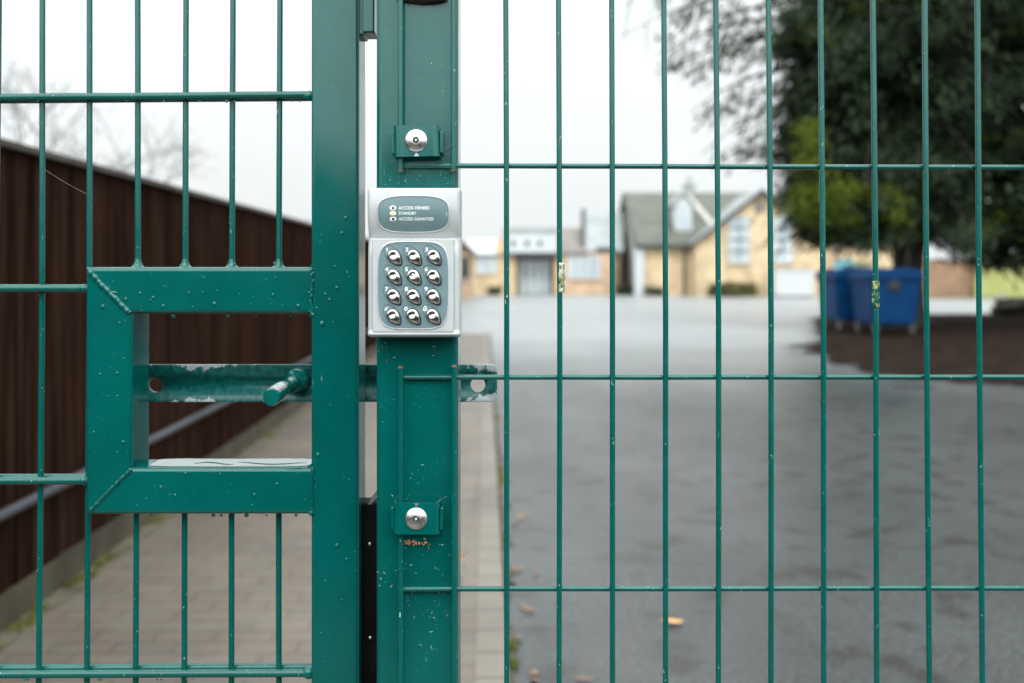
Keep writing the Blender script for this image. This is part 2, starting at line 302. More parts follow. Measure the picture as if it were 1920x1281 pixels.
def asphalt_mat():
    m, t, b = node_mat('damp_asphalt'); N = t.nodes.new; K = t.links.new
    tc = N('ShaderNodeTexCoord')
    def nz(s, d=5, st=(1, 1, 1)):
        mp = N('ShaderNodeMapping'); mp.inputs['Scale'].default_value = st; K(tc.outputs['Object'], mp.inputs[0])
        n = N('ShaderNodeTexNoise'); n.inputs['Scale'].default_value = s; n.inputs['Detail'].default_value = d; K(mp.outputs[0], n.inputs['Vector']); return n.outputs[0]
    cr = N('ShaderNodeValToRGB'); K(nz(0.9, 8), cr.inputs[0]); cr.color_ramp.elements[0].position = .3; cr.color_ramp.elements[1].position = .7
    cr.color_ramp.elements[0].color = (0.030, 0.0345, 0.0345, 1); cr.color_ramp.elements[1].color = (0.050, 0.0565, 0.0555, 1)
    r2 = N('ShaderNodeMapRange'); r2.inputs[1].default_value = .56; r2.inputs[1].default_value = .53; r2.inputs[2].default_value = .66; r2.inputs[4].default_value = .85; K(nz(4.5, 8), r2.inputs[0])
    mx = N('ShaderNodeMixRGB'); K(r2.outputs[0], mx.inputs[0]); K(cr.outputs[0], mx.inputs[1]); mx.inputs[2].default_value = (0.020, 0.016, 0.015, 1)
    g = N('ShaderNodeMapRange'); g.inputs[1].default_value = .35; g.inputs[2].default_value = .65; g.inputs[3].default_value = .6; g.inputs[4].default_value = 1.5; K(nz(48, 5), g.inputs[0])
    hv = N('ShaderNodeHueSaturation'); # base colour paled further into the yard, painting in the wet sky sheen
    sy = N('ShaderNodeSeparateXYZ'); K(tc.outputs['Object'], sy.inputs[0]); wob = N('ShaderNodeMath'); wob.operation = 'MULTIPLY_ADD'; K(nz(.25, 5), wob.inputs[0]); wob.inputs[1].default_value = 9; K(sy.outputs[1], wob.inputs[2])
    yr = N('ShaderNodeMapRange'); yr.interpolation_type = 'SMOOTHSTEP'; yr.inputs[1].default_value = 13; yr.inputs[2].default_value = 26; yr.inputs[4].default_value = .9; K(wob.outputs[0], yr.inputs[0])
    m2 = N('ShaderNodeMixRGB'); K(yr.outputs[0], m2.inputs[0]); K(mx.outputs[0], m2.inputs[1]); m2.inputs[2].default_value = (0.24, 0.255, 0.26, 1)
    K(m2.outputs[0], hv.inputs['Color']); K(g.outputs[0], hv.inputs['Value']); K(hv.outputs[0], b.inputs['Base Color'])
    rr = N('ShaderNodeMapRange'); rr.inputs[1].default_value = .35; rr.inputs[2].default_value = .62; rr.inputs[3].default_value = .30; rr.inputs[4].default_value = .55
    K(nz(0.35, 4, (1, 0.35, 1)), rr.inputs[0]); K(rr.outputs[0], b.inputs['Roughness'])
    cw = N('ShaderNodeMapRange'); cw.inputs[1].default_value = .36; cw.inputs[2].default_value = .64; cw.inputs[3].default_value = .34; cw.inputs[4].default_value = .52
    K(nz(1.1, 6, (1, .6, 1)), cw.inputs[0]); K(cw.outputs[0], b.inputs['Coat Weight']); b.inputs['Coat Roughness'].default_value = 0.36; b.inputs['Specular IOR Level'].default_value = .15
    bp = N('ShaderNodeBump'); bp.inputs['Distance'].default_value = .0012; K(nz(160, 3), bp.inputs['Height']); K(bp.outputs[0], b.inputs['Normal'])
    return m
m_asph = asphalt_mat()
m_mulch = mat('leaf_litter', (0.006, 0.0038, 0.0028), (0.024, 0.015, 0.011), rough=1, scale=3, detail=9, bump=0.02, bscale=30, spec=0.05)

# ---------------------------------------------------------------- ground
def sheet(name, pts, z, m, sub=0):
    b = MB(); b.bm.faces.new([b.bm.verts.new((p[0], p[1], z)) for p in pts])
    o = b.build(name, m, smooth=False); o['kind'] = 'structure'
    if o.data.polygons[0].normal.z < 0: o.data.flip_normals()
    return o
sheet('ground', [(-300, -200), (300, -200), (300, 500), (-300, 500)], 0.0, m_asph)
SL = -0.0262
fx = lambda Y: -1.67 + SL * Y
kx = lambda Y: 0.068 + SL * Y
path = sheet('path', [(fx(-2) + .02, -2), (kx(-2) - .10, -2), (kx(19.5) - .10, 19.5), (fx(19.5) + .02, 19.5)], 0.020, m_pave)
kb = MB(); kb.prism([(kx(-2) - .10, -2, -0.02), (kx(-2), -2, -0.02), (kx(-2), -2, 0.024), (kx(-2) - .10, -2, 0.024)], (SL * 21.5, 21.5, 0))
k_ = kb.build('kerb', m_kerb, smooth=False); k_['kind'] = 'structure'
random.seed(5)
litter = [(9.0, 28.6), (40, 29.5), (40, 10.5), (7.5, 10.6), (5.6, 11.0), (4.6, 11.6), (4.3, 13.0), (4.5, 14.6), (4.7, 16.4), (5.7, 18.2), (6.3, 20.5), (7.3, 24)]
lp = []
for i, p in enumerate(litter):
    q = litter[(i + 1) % len(litter)]; n = max(1, int((Vector(q) - Vector(p)).length / 0.5))
    for k in range(n):
        v = Vector(p).lerp(Vector(q), k / n); j = noise.noise(Vector((v.x * 1.3, v.y * 1.3, 3))) * .55
        lp.append((v.x + j, v.y + j * .6))
LP = [Vector(p) for p in lp]
def inside(x, y):
    c_ = False; j = len(LP) - 1
    for i in range(len(LP)):
        a, b_ = LP[i], LP[j]
        if (a.y > y) != (b_.y > y) and x < (b_.x - a.x) * (y - a.y) / (b_.y - a.y) + a.x: c_ = not c_
        j = i
    return c_
def edged(x, y):
    d = min((Vector((x, y)) - p).length for p in LP[::2]); return d if inside(x, y) else -d
V = []; Fc = []; att = []; gx = [3.0 + .3 * i for i in range(40)] + [15 + 1.0 * i for i in range(26)]; gy = [9.4 + .3 * i for i in range(70)]
for y in gy:
    for x in gx: V.append((x, y, .008)); att.append(max(0, min(1, .5 + edged(x, y) / 1.5)))
for j in range(len(gy) - 1):
    for i in range(len(gx) - 1):
        a = j * len(gx) + i; q = (a, a + 1, a + 1 + len(gx), a + len(gx))
        if max(att[k] for k in q) > 0: Fc.append(q)
ll = raw('leaf_litter_bed', V, Fc, m_mulch); ll['kind'] = 'structure'
ca = ll.data.attributes.new('cover', 'FLOAT', 'POINT'); ca.data.foreach_set('value', att)
t_ = m_mulch.node_tree; an_ = t_.nodes.new('ShaderNodeAttribute'); an_.attribute_name = 'cover'; nn = t_.nodes.new('ShaderNodeTexNoise'); nn.inputs['Scale'].default_value = 5; nn.inputs['Detail'].default_value = 8
tcx = t_.nodes.new('ShaderNodeTexCoord'); t_.links.new(tcx.outputs['Object'], nn.inputs['Vector'])
ad = t_.nodes.new('ShaderNodeMath'); ad.operation = 'ADD'; t_.links.new(an_.outputs['Fac'], ad.inputs[0]); t_.links.new(nn.outputs[0], ad.inputs[1])
rg_ = t_.nodes.new('ShaderNodeMapRange'); rg_.inputs[1].default_value = .86; rg_.inputs[2].default_value = 1.06; t_.links.new(ad.outputs[0], rg_.inputs[0]); t_.links.new(rg_.outputs[0], t_.nodes['Principled BSDF'].inputs['Alpha'])
gs = sheet('grass_verge', [(17, 45.2), (40, 45.2), (40, 48), (17, 48)], 0.010, m_grass)
d = MB(); c = Vector((4.33, 10.75, 0.006)); d.lathe([(0, .004), (.22, .004), (.24, 0), (.24, -.004)], Matrix.Translation(c), 24)
for k in range(-3, 4): d.box((c.x - .15, c.y + k * .05 - .01, c.z + .004), (c.x + .15, c.y + k * .05 + .01, c.z + .010))
tag(d.build('drain_cover', m_verge, loc=c), 'round dark iron cover set in the tarmac before the leaf litter', 'drain cover')

# ---------------------------------------------------------------- fence post and mesh panel (right)
YW = 0.943
post = thing('fence_post', 'square green steel post carrying the keypad, dusty and scratched', 'post', (PX(781, .952), .982, 0))
MB().box((PX(704.5, .952), .952, 0), (PX(858.5, .952), 1.012, 2.45), bev=.007, seg=4).build('post_shaft', m_greenp, post)
MB().box((PX(703, .952), .950, 2.45), (PX(860, .952), 1.014, 2.465), bev=.003).build('post_cap', m_dark, post)
MB().box((PX(690, .952), .94, -.01), (PX(874, .952), 1.02, .012), bev=.002).build('base_plate', m_green, post)

panel = thing('mesh_fence_panel', 'green welded wire mesh panel clamped to the post with the keypad', 'fence panel', (.3, YW, 0))
Z = lambda py, Y=YW: PZ(py, Y)
def vwire(px3, y0=None, y1=None, Y=YW, r=.0026, name='vertical_wire', par=None, m=None, ztop=2.35, zbot=.06):
    a, b_, c_ = px3
    pts = []
    s_up = (a - b_) / 560.0; s_dn = (c_ - b_) / 721.0
    def xat(py): return b_ + (s_up * (560 - py) if py < 560 else s_dn * (py - 560)) if True else 0
    top = y0 if y0 is not None else HY - (ztop - EYE) * F / Y
    bot = y1 if y1 is not None else HY + (EYE - zbot) * F / Y
    n = 14
    for i in range(n + 1):
        py = top + (bot - top) * i / n
        px = xat(max(-250, min(1600, py)))
        w = noise.noise(Vector((b_ * .13, py * .004, 0))) * .6
        pts.append(P(px + w, py, Y))
    return MB().tube(pts, r, 12).build(name, m or m_wire, par if par is not None else panel)
verts_px = [(948.5, 950, 950), (1047, 1050, 1048.5), (1147, 1148.5, 1148.5), (1244.7, 1248, 1248), (1342, 1347.5, 1347),
            (1440.3, 1446, 1445.5), (1538.5, 1544, 1544.5), (1636.6, 1642, 1644), (1734, 1737, 1742.5), (1832.6, 1835.5, 1842)]
for v in verts_px: vwire(v)
for k in range(1, 9): vwire((1832.6 + 98.3 * k, 1835.5 + 98.4 * k, 1842 + 98.6 * k))
vwire((751, 751, 751), y1=318); vwire((850.5, 850.5, 850.5), y1=318)
vwire((751, 751, 751), y0=692); vwire((851, 851, 851.5), y0=690)
xr = 1842 + 98.6 * 8 + 12
def hwire(px0, py0, px1, py1, Y=YW + .0052, r=.0025, par=None, m=None, name='horizontal_wire'):
    pts = []
    for i in range(13):
        t = i / 12; pts.append(P(px0 + (px1 - px0) * t, py0 + (py1 - py0) * t + noise.noise(Vector((t * 7, py0, 1))) * .8, Y))
    return MB().tube(pts, r, 12).build(name, m or m_wire, par if par is not None else panel)
hwire(754, 311, xr, 316); hwire(757, 707.5, xr, 707); hwire(747, 1104.5, xr, 1102)
for pyh in (-86, -483, 1500, 1898, 2290): hwire(747, pyh, xr, pyh)
for (x, y) in ((751, 318), (849.5, 318), (751, 692), (851, 690)):      # cut, rusting wire ends
    s_ = 1 if y < 500 else -1; p = P(x, y, YW)
    MB().lathe([(.0027, 0), (.0029, .0010), (.0022, .0020), (.0008, .0026), (0, .0027)], Matrix.Translation(p - Vector((0, 0, .0004 * s_))) @ (Matrix.Rotation(math.pi, 4, 'X') if s_ > 0 else Matrix.Identity(4)), 12).build('cut_wire_end', m_rust, panel)
ep = thing('fence_post', 'square green steel post at the far end of the mesh panel', 'post', (PX(xr, YW) - .02, .985, 0))
MB().box((PX(xr, YW) - .07, .952, 0), (PX(xr, YW) + .01, 1.012, 2.45), bev=.007).build('post_shaft', m_greenp, ep)
MB().box((PX(xr, YW) - .071, .951, 2.45), (PX(xr, YW) + .011, 1.013, 2.465), bev=.003).build('post_cap', m_dark, ep)

# ---------------------------------------------------------------- clamps
def clamp(cx, cy, label, tilt, k):
    Y0 = .9335; s = Y0 / F
    c = P(cx, cy, Y0)
    t = thing('fence_clamp', label, 'clamp', c + Vector((0, .018, 0)), 'bolted clamps holding the mesh to the post')
    W, H = .0215, .0147; x0, x1 = -W, W
    b = MB()
    T = Matrix.Translation(c) @ Matrix.Rotation(tilt, 4, 'Y')
    # folded channel: rounded-U outline seen from above, extruded upwards with open ends
    prof = []
    r = .0062; dep = .0160; th = .0022
    def arc(cx_, cy_, r_, a0, a1, n=10): return [(cx_ + r_ * math.cos(R(a0 + (a1 - a0) * i / n)), cy_ + r_ * math.sin(R(a0 + (a1 - a0) * i / n))) for i in range(n + 1)]
    outer = [(-W, dep)] + arc(-W + r, r, r, 180, 270) + arc(W - r, r, r, 270, 360) + [(W, dep)]
    inner = [(W - th, dep)] + arc(W - r, r, r - th, 360, 270) + arc(-W + r, r, r - th, 270, 180) + [(-W + th, dep)]
    b.prism([T @ Vector((x, y, -H)) for x, y in outer + inner], (T.to_3x3() @ Vector((0, 0, 2 * H))))
    b.build('bracket', m_green, t, angle=35)
    for sx_ in (-1, 1):     # ears of the backing plate that hook round the bracket
        e = MB(); e.box((sx_ * (W + .0015) - .0013, .004, -H * .72), (sx_ * (W + .0015) + .0018 * (1 if sx_ > 0 else 1), .0165, H * .68), bev=.0008, M=T @ Matrix.Rotation(.03 * sx_, 4, 'Y'))
        e.build('side_lug', m_green, t)
    zc = -1 if cy < 500 else 1; e = MB(); e.prism([T @ Vector((x, -.00025, zc * z)) for x, z in ((-.0026, H * .985), (.0022, H * .985), (.0012, H * .86), (-.0006, H * .76), (-.0016, H * .9))], (0, .0004, 0)); e.build('chipped_paint', m_galv, t)
    # security bolt: low dome, pentagon socket with a centre pin
    R0 = .0105
    Mb = T @ Matrix.Translation((0, -.0004, .0002)) @ Matrix.Rotation(R(90), 4, 'X')
    bb = MB(); bm = bb.bm; n = 60; rings = []
    def rad(a, rr, pent):    # blend circle and pentagon
        pr = .0034 * math.cos(math.pi / 5) / math.cos(((a + k) % (2 * math.pi / 5)) - math.pi / 5)
        return pr if pent else rr
    prof = [(R0 * .97, -.0008, 0), (R0, .0, 0), (R0 * .985, .0009, 0), (R0 * .93, .00155, 0), (R0 * .8, .0024, 0), (R0 * .6, .0034, 0), (R0 * .42, .0039, 0), (0, .0040, 1), (0, .0012, 1), (.0015, .0012, 0), (.0013, .0034, 0), (.0007, .0039, 0)]
    for rr, h, pent in prof:
        rings.append([bm.verts.new(Mb @ Vector((rad(2 * math.pi * i / n, rr, pent) * math.cos(2 * math.pi * i / n), rad(2 * math.pi * i / n, rr, pent) * math.sin(2 * math.pi * i / n), h))) for i in range(n)])
    for A, B in zip(rings, rings[1:]):
        for i in range(n): bm.faces.new((A[i], A[(i + 1) % n], B[(i + 1) % n], B[i]))
    bm.faces.new(rings[-1])
    bo = bb.build('security_bolt', m_steel, t, angle=28)
    so_ = MB(); so_.lathe([(.0031, .00125), (0, .00125)], Mb, 20); so_.build('socket', m_line, bo)
    return t
clamp(780.5, 264, 'upper green clamp above the keypad, its dome bolt pressed slightly off level', -.025, .15)
clamp(780.5, 973, 'lower green clamp below the keypad with orange leaf bits under it', .01, .9)

# ---------------------------------------------------------------- gate
gate = thing('gate', 'green steel mesh gate with welded box handle and sliding bolt, beaded with rain', 'gate', (-.5, 1.05, 0))
YG, YGB = 1.025, 1.075
MB().box((PX(583, YG), YG, .06), (PX(672.5, YG), YGB, 2.3), bev=.004, seg=4).build('frame_post', m_green, gate)
gx0 = PX(583, YG) - 1.02
MB().box((gx0 - .05, YG, .06), (gx0, YGB, 2.3), bev=.004).build('frame_post', m_green, gate)
MB().box((gx0 - .0005, YG + .001, 2.25), (PX(583, YG) + .0005, YGB - .001, 2.299), bev=.004).build('frame_rail', m_green, gate)
MB().box((gx0 - .0005, YG + .001, .061), (PX(583, YG) + .0005, YGB - .001, .11), bev=.004).build('frame_rail', m_green, gate)
YV = 1.048
gw = [(-2, -8, -12), (79.6, 79.2, 73), (167.9, 168, 163), (258.4, 258.5, 254.6), (349, 347, 345.8), (436.8, 434.5, 434), (525, 522.8, 523)]
HX0, HX1, HY0, HY1 = 160, 583, 501, 965; TW = 87
for i, v in enumerate(gw):
    if i < 3: vwire(v, Y=YV, r=.0030, par=gate, ztop=2.25, zbot=.11)
    else:
        vwire(v, y1=506, Y=YV, r=.0030, par=gate, ztop=2.25)
        vwire(v, y0=955, Y=YV, r=.0030, par=gate, zbot=.11)
for k in range(1, 7): vwire((-2 - 88 * k, -8 - 88 * k, -12 - 88 * k), Y=YV, r=.0030, par=gate, ztop=2.25, zbot=.11)
def rail(px0, py0, px1, py1):
    hwire(px0, py0, px1, py1, Y=1.0405, r=.0041, par=gate, name='horizontal_rod')
    q0 = P(px0, py0, 1.0405); q1 = P(px1, py1, 1.0405)
    MB().tube([(q0.x, 1.0555, q0.z), ((q0.x + q1.x) / 2, 1.0555, (q0.z + q1.z) / 2 + .0004), (q1.x, 1.0555, q1.z)], .0041, 12).build('horizontal_rod', m_wire, gate)
XL = -800
rail(XL, 190, 588, 178); rail(XL, 541, 166, 541); rail(XL, 905, 166, 901); rail(XL, 1268, 588, 1262)
rail(XL, -180, 588, -180); rail(XL, 1620, 588, 1620); rail(XL, 1980, 588, 1980)
# handle box frame: three mitred tube lengths
def gp(px, py): return P(px, py, YG)
yb = YGB + .002
xa, xb, za, zb = gp(HX0, 0).x, gp(HX1, 0).x + .001, gp(0, HY0).z, gp(0, HY1).z; tw = TW * YG / F
def tubebox(quad_pts, name):
    b = MB(); b.prism([Vector((x, YG, z)) for x, z in quad_pts], (0, yb - YG, 0), bev=0)
    bmesh.ops.remove_doubles(b.bm, verts=b.bm.verts, dist=1e-6)
    # round only the long edges
    def long(e): return e.calc_length() > .12
    es = [e for e in b.bm.edges if long(e)]
    bmesh.ops.bevel(b.bm, geom=es, offset=.0045, segments=4, affect='EDGES', profile=.5)
    return b.build(name, m_green, gate, wn=True)
tubebox([(xa, za), (xb, za), (xb, za - tw), (xa + tw, za - tw)], 'handle_bar')
tubebox([(xa, za), (xa + tw, za - tw), (xa + tw, zb + tw), (xa, zb)], 'handle_bar')
tubebox([(xa, zb), (xa + tw, zb + tw), (xb, zb + tw), (xb, zb)], 'handle_bar')
random.seed(11)
def bead(p0, p1, r=.0022, n=40, seed=1, sag=0.0012, name='weld_bead'):
    pts = []; rs = []
    p0 = Vector(p0); p1 = Vector(p1); dd = (p1 - p0).normalized(); side = dd.cross(Vector((0, 1, 0)))
    for i in range(n + 1):
        t = i / n; p = p0.lerp(p1, t) + side * noise.noise(Vector((t * 5, seed, 0))) * sag + Vector((0, .0004, 0))
        pts.append(p); rs.append(r * (1 + .28 * noise.noise(Vector((t * 16, seed, 5)))) * (.6 if i in (0, n) else 1))
    b = MB(); b.tube(pts, rs, 12); return b
b = bead(gp(168, 509), gp(241, 586), r=.0031, n=60, seed=3, sag=.0016)
b.blob(gp(170, 512) + Vector((0, .001, 0)), (.0042, .003, .0042), 2); b.blob(gp(240, 585) + Vector((0, .001, 0)), (.0036, .003, .0030), 4); b.blob(gp(212, 549), (.0045, .002, .002), 9)
b.build('weld_bead', m_wet, gate)
b = bead(gp(168, 958), gp(246, 879), r=.0022, n=60, seed=6, sag=.0007); b.build('weld_bead', m_green, gate)
b = bead(gp(584, 503), gp(584, 592), r=.0016, n=50, seed=8)
for k in range(34): b.blob(gp(584 + random.gauss(0, 3.0), 505 + 86 * random.random()), random.uniform(.0006, .0016), k, sub=1)
b.build('weld_bead', m_wet, gate)
b = bead(gp(585, 876), gp(585, 966), r=.0019, n=50, seed=12)
for k in range(10): b.blob(gp(585 + random.gauss(0, 2.5), 878 + 86 * random.random()), random.uniform(.0006, .0013), k, sub=1)
b.blob(gp(584, 962), (.0035, .002, .003), 5); b.build('weld_bead', m_green, gate)
# top-of-joint fillets along the depth of the tube, and where rods meet the post and handle
for (x, y, sgn) in ((583, 503, 1), (583, 590, -1), (583, 878, 1), (583, 963, -1)):
    b = MB()
    b.prism([gp(x + 1, y) + Vector((0, .003, 0)), gp(x + 1, y) + Vector((0, .003, .0045 * sgn)), gp(x - 4, y) + Vector((0, .003, .0013 * sgn)), gp(x - 9, y) + Vector((0, .003, 0))], (0, .044, 0))
    b.build('weld_fillet', m_wet if sgn > 0 else m_green, gate)
for i, v in enumerate(gw[3:]):
    p = P(v[1], 503, YV); p.z = za - .0004
    b = MB(); b.lathe([(.0074, 0), (.0060, .0011), (.0044, .003), (.0036, .006), (.0032, .009)], Matrix.Translation(p), 20)
    for q in range(3): b.blob(p + Vector((random.uniform(-.004, .004), -.003, .001 + random.random() * .004)), .0015, q + i, sub=1)
    b.build('weld_fillet', m_wet, gate)
for (px, py, sc) in ((583, 180, 1), (583, 1262, 1.1), (161, 541, .8), (161, 901, .8)):
    p = P(px, py, 1.0405); b = MB()
    b.blob(p + Vector((-.002, 0, 0)), (.007 * sc, .0055, .0058 * sc), px, amp=.2); b.build('weld_fillet', m_wet, gate)
# sliding flat bolt with peg
YB = 1.0905
bar = thing('tmp', 'x', 'x'); bpy.data.objects.remove(bar)
bz = PZ(719, YB); bc = Vector((PX(932, YB), YB, bz)); hh = (754 - 684) / 2 * YB / F
bl, brt = PX(252, YB), PX(932, YB)
def bar_mesh():
    bm = bmesh.new(); th = .006
    cr = .003
    out = [(bl, -hh), (brt - cr * 1.6, -hh), (brt, -hh + cr * 1.6), (brt, hh - cr), (brt - cr, hh), (bl, hh)]
    b = MB(); b.prism([Vector((x, YB, bz + z)) for x, z in out], (0, th, 0), bev=.0006)
    return b
bar = bar_mesh().build('sliding_bolt', m_bar, gate, loc=(0, YB, bz), angle=30)
def cutter(px, r):
    c = MB(); c.tube([(PX(px, YB), YB - .02, PZ(722, YB)), (PX(px, YB), YB + .03, PZ(722, YB))], r, 28)
    return c.build('cutter', m_galv, None)
for px, r in ((896, .0082), (291, .0082)):
    ct = cutter(px, r); md = bar.modifiers.new('hole', 'BOOLEAN'); md.operation = 'DIFFERENCE'; md.object = ct; md.solver = 'EXACT'
    bpy.context.view_layer.update(); dg = bpy.context.evaluated_depsgraph_get()
    me = bpy.data.meshes.new_from_object(bar.evaluated_get(dg)); bar.modifiers.clear(); bar.data = me; bpy.data.objects.remove(ct)
# peg (bent slightly down), collar and boss
p0 = P(557, 711, YB - .001); p1 = P(508, 746, 1.000)
ax = (p1 - p0).normalized()
pg = MB(); pl = (p1 - p0).length
rings = [(0, .0078), (.02, .0078), (.35, .0076), (.52, .0074), (.55, .0088), (.6, .0089), (.97, .0089), (1.0, .0082)]
pg.tube([p0.lerp(p1, t) for t, r in rings], [r for t, r in rings], 32); 
peg = pg.build('peg', m_wet, bar, angle=50)
pc = MB(); pc.tube([p0.lerp(p1, 1.0), p0.lerp(p1, 1.008)], [.0080, .0074], 32); pc.build('peg_end', m_green, peg) if False else pc.bm.free()
cl = MB(); cl.tube([P(557, 713, YB + .0005), P(556.5, 713, YB - .006), P(555, 714, YB - .013), P(553, 715, YB - .015)], [.0135, .0135, .0120, .0085], 28); cl.build('collar', m_wet, bar)
cl = MB(); cl.tube([p0.lerp(p1, .66), p0.lerp(p1, .965)], [.00915, .00915], 24, caps=False)
for f in [f for f in cl.bm.faces if f.calc_center_median().z < p0.lerp(p1, .8).z + .0045 - (f.calc_center_median() - p0.lerp(p1, .8)).dot(Vector((ax.x, ax.y, 0))) * -abs(ax.z)]: cl.bm.faces.remove(f)
cl.build('worn_patch', m_galv, peg)

# black lock case, hinge block, screws between the posts
lx0, lx1 = PX(670, 1.06), PX(706, 1.06)
lk = MB(); lk.box((PX(668, 1.045), 1.045, PZ(1500, 1.045)), (PX(712, 1.045), 1.074, PZ(944, 1.045)), bev=.002)
lock = lk.build('lock_case', m_black, gate)
tp = MB(); tp.prism([P(700, 1205, 1.040), P(712, 1205, 1.040), P(712, 1255, 1.04), P(696, 1262, 1.04), P(692, 1240, 1.04)], (0, .004, 0)); tp.build('latch_tongue', m_black, lock)
for (x, y) in ((686, 958), (693, 1020), (694, 1196)):
    s_ = MB(); s_.lathe([(.0017, 0), (.0017, .0008), (.0011, .0013), (0, .0014)], Matrix.Translation(P(x, y, 1.0445)) @ Matrix.Rotation(R(90), 4, 'X'), 16); s_.build('screw', m_steel if y > 1000 else m_black, lock)
k_ = MB(); k_.prism([P(689, 946, 1.043), P(697, 946, 1.043), P(708, 926, 1.043), P(708, 916, 1.043)], (0, .012, 0)); k_.build('strike_plate', m_galv, lock)
k_ = MB(); k_.box((PX(671, 1.05), 1.032, PZ(70, 1.04)), (PX(688, 1.05), 1.062, PZ(-260, 1.04)), bev=.002); k_.build('stop_block', m_green, gate)
k_ = MB(); k_.box((PX(687, 1.0), .975, PZ(68, .99)), (PX(708, 1.0), 1.006, PZ(-260, .99)), bev=.002); k_.build('stop_plate', m_green, post)

for (pts, w_) in (([(629, 40), (627, 52), (631, 66), (632, 79)], .00022), ([(628, 40), (630, 46), (629, 55)], .00018), ([(601, 117), (606, 119)], .0002), ([(612, 1183), (619, 1190)], .0003)):
    sc_ = MB(); sc_.tube([P(x, y, YG + .00005) for x, y in pts], w_, 5); sc_.build('scratch', m_bead, gate)
# rain drops, one piece of "stuff" on the gate
random.seed(21)
dr = MB()
def drop(px, py, r, Y=YG, sl=1.15):
    p = P(px, py, Y); t = bmesh.new(); bmesh.ops.create_icosphere(t, subdivisions=2, radius=1)
    for v in t.verts:
        q = v.co; v.co = Vector((p.x + q.x * r * (1 - .15 * max(0, q.z)), p.y + min(q.y, .25) * r * .62, p.z + q.z * r * sl))
    dr._merge(t)
fixed = [(193, 575, 4), (224, 606, 2.6), (236, 561, 3.4), (263, 550, 3), (287, 558, 3), (306, 574, 3.2), (354, 549, 2.5), (402, 570, 4), (407, 545, 2), (382, 521, 2), (512, 553, 3), (559, 574, 4),
         (188, 702, 2.6), (220, 700, 3.2), (232, 673, 2), (220, 743, 2.4), (231, 829, 3.2), (220, 848, 2), (176, 811, 2.4), (604, 607, 5), (632, 540, 3.6), (641, 437, 3), (648, 409, 3.4), (610, 552, 3), (618, 562, 3), (628, 500, 2.4), (596, 853, 4), (632, 1023, 4), (650, 1049, 3),
         (348, 888, 3.2), (302, 914, 3.4), (328, 929, 3.2), (318, 928, 1.8), (412, 889, 2.5), (519, 908, 3), (477, 928, 3), (571, 938, 2.2), (619, 760, 2), (601, 1188, 2), (655, 520, 2), (470, 570, 1.6), (505, 561, 1.4), (530, 573, 1.6), (380, 548, 1.8), (600, 455, 2), (655, 900, 2), (610, 1090, 2.4), (640, 1125, 2.2)]
for x, y, r in fixed: drop(x, y, r * YG / F)
for k in range(45):
    z_ = random.random()
    if z_ < .3: x, y = random.uniform(252, 575), random.uniform(512, 583)
    elif z_ < .5: x, y = random.uniform(168, 240), random.uniform(600, 860)
    elif z_ < .7: x, y = random.uniform(260, 575), random.uniform(886, 955)
    else: x, y = random.uniform(590, 662), random.uniform(380, 1270)
    drop(x, y, random.uniform(.7, 1.9) * YG / F)
for x, r in ((325, 7), (428, 6), (262, 3), (480, 3), (545, 4)): drop(x, 591.5, r * YG / F * .8, YG + .008, .8)
for x, r in ((400, 5), (462, 6), (555, 4), (284, 3), (500, 3), (415, 4)): drop(x, 966.5, r * YG / F * .8, YG + .008, .8)
for k in range(16): drop(random.uniform(10, 575), 190 if k % 2 else 1274, random.uniform(1.5, 3.2) * YG / F, 1.038, .9)
dro = dr.build('raindrops', m_bead, gate); dro['kind'] = 'stuff'
# puddle film on the lower handle bar
pf = MB(); random.seed(3); zt = zb + tw + .0006
ring = []
for i in range(60):
    a = 2 * math.pi * i / 60; ca, sa = math.cos(a), math.sin(a)
    ex = math.copysign(abs(ca) ** .25, ca); ey = math.copysign(abs(sa) ** .35, sa)
    ring.append(Vector((gp(424, 0).x + ex * (gp(578, 0).x - gp(424, 0).x) + noise.noise(Vector((a * 2, 1, 1))) * .004, (YG + yb) / 2 + .002 + ey * .0215 + noise.noise(Vector((a * 6, 4, 1))) * .003, zt)))
pf.prism(ring, (0, 0, -.0005)); pf.build('water_film', m_drop, gate)
for (xa_, xb_, yo, ph) in ((350, 430, .022, 0), (432, 565, .024, 2)):
    rd = MB(); pts = []
    for i in range(25):
        t = i / 24; pts.append(Vector((gp(xa_ + (xb_ - xa_) * t, 0).x, YG + yo + .006 * math.sin(t * 5 + ph), zt + .0002)))
    rd.tube(pts, [.0001 + .00035 * math.sin(math.pi * i / 24) for i in range(25)], 6); rd.build('water_ridge', m_green, gate)

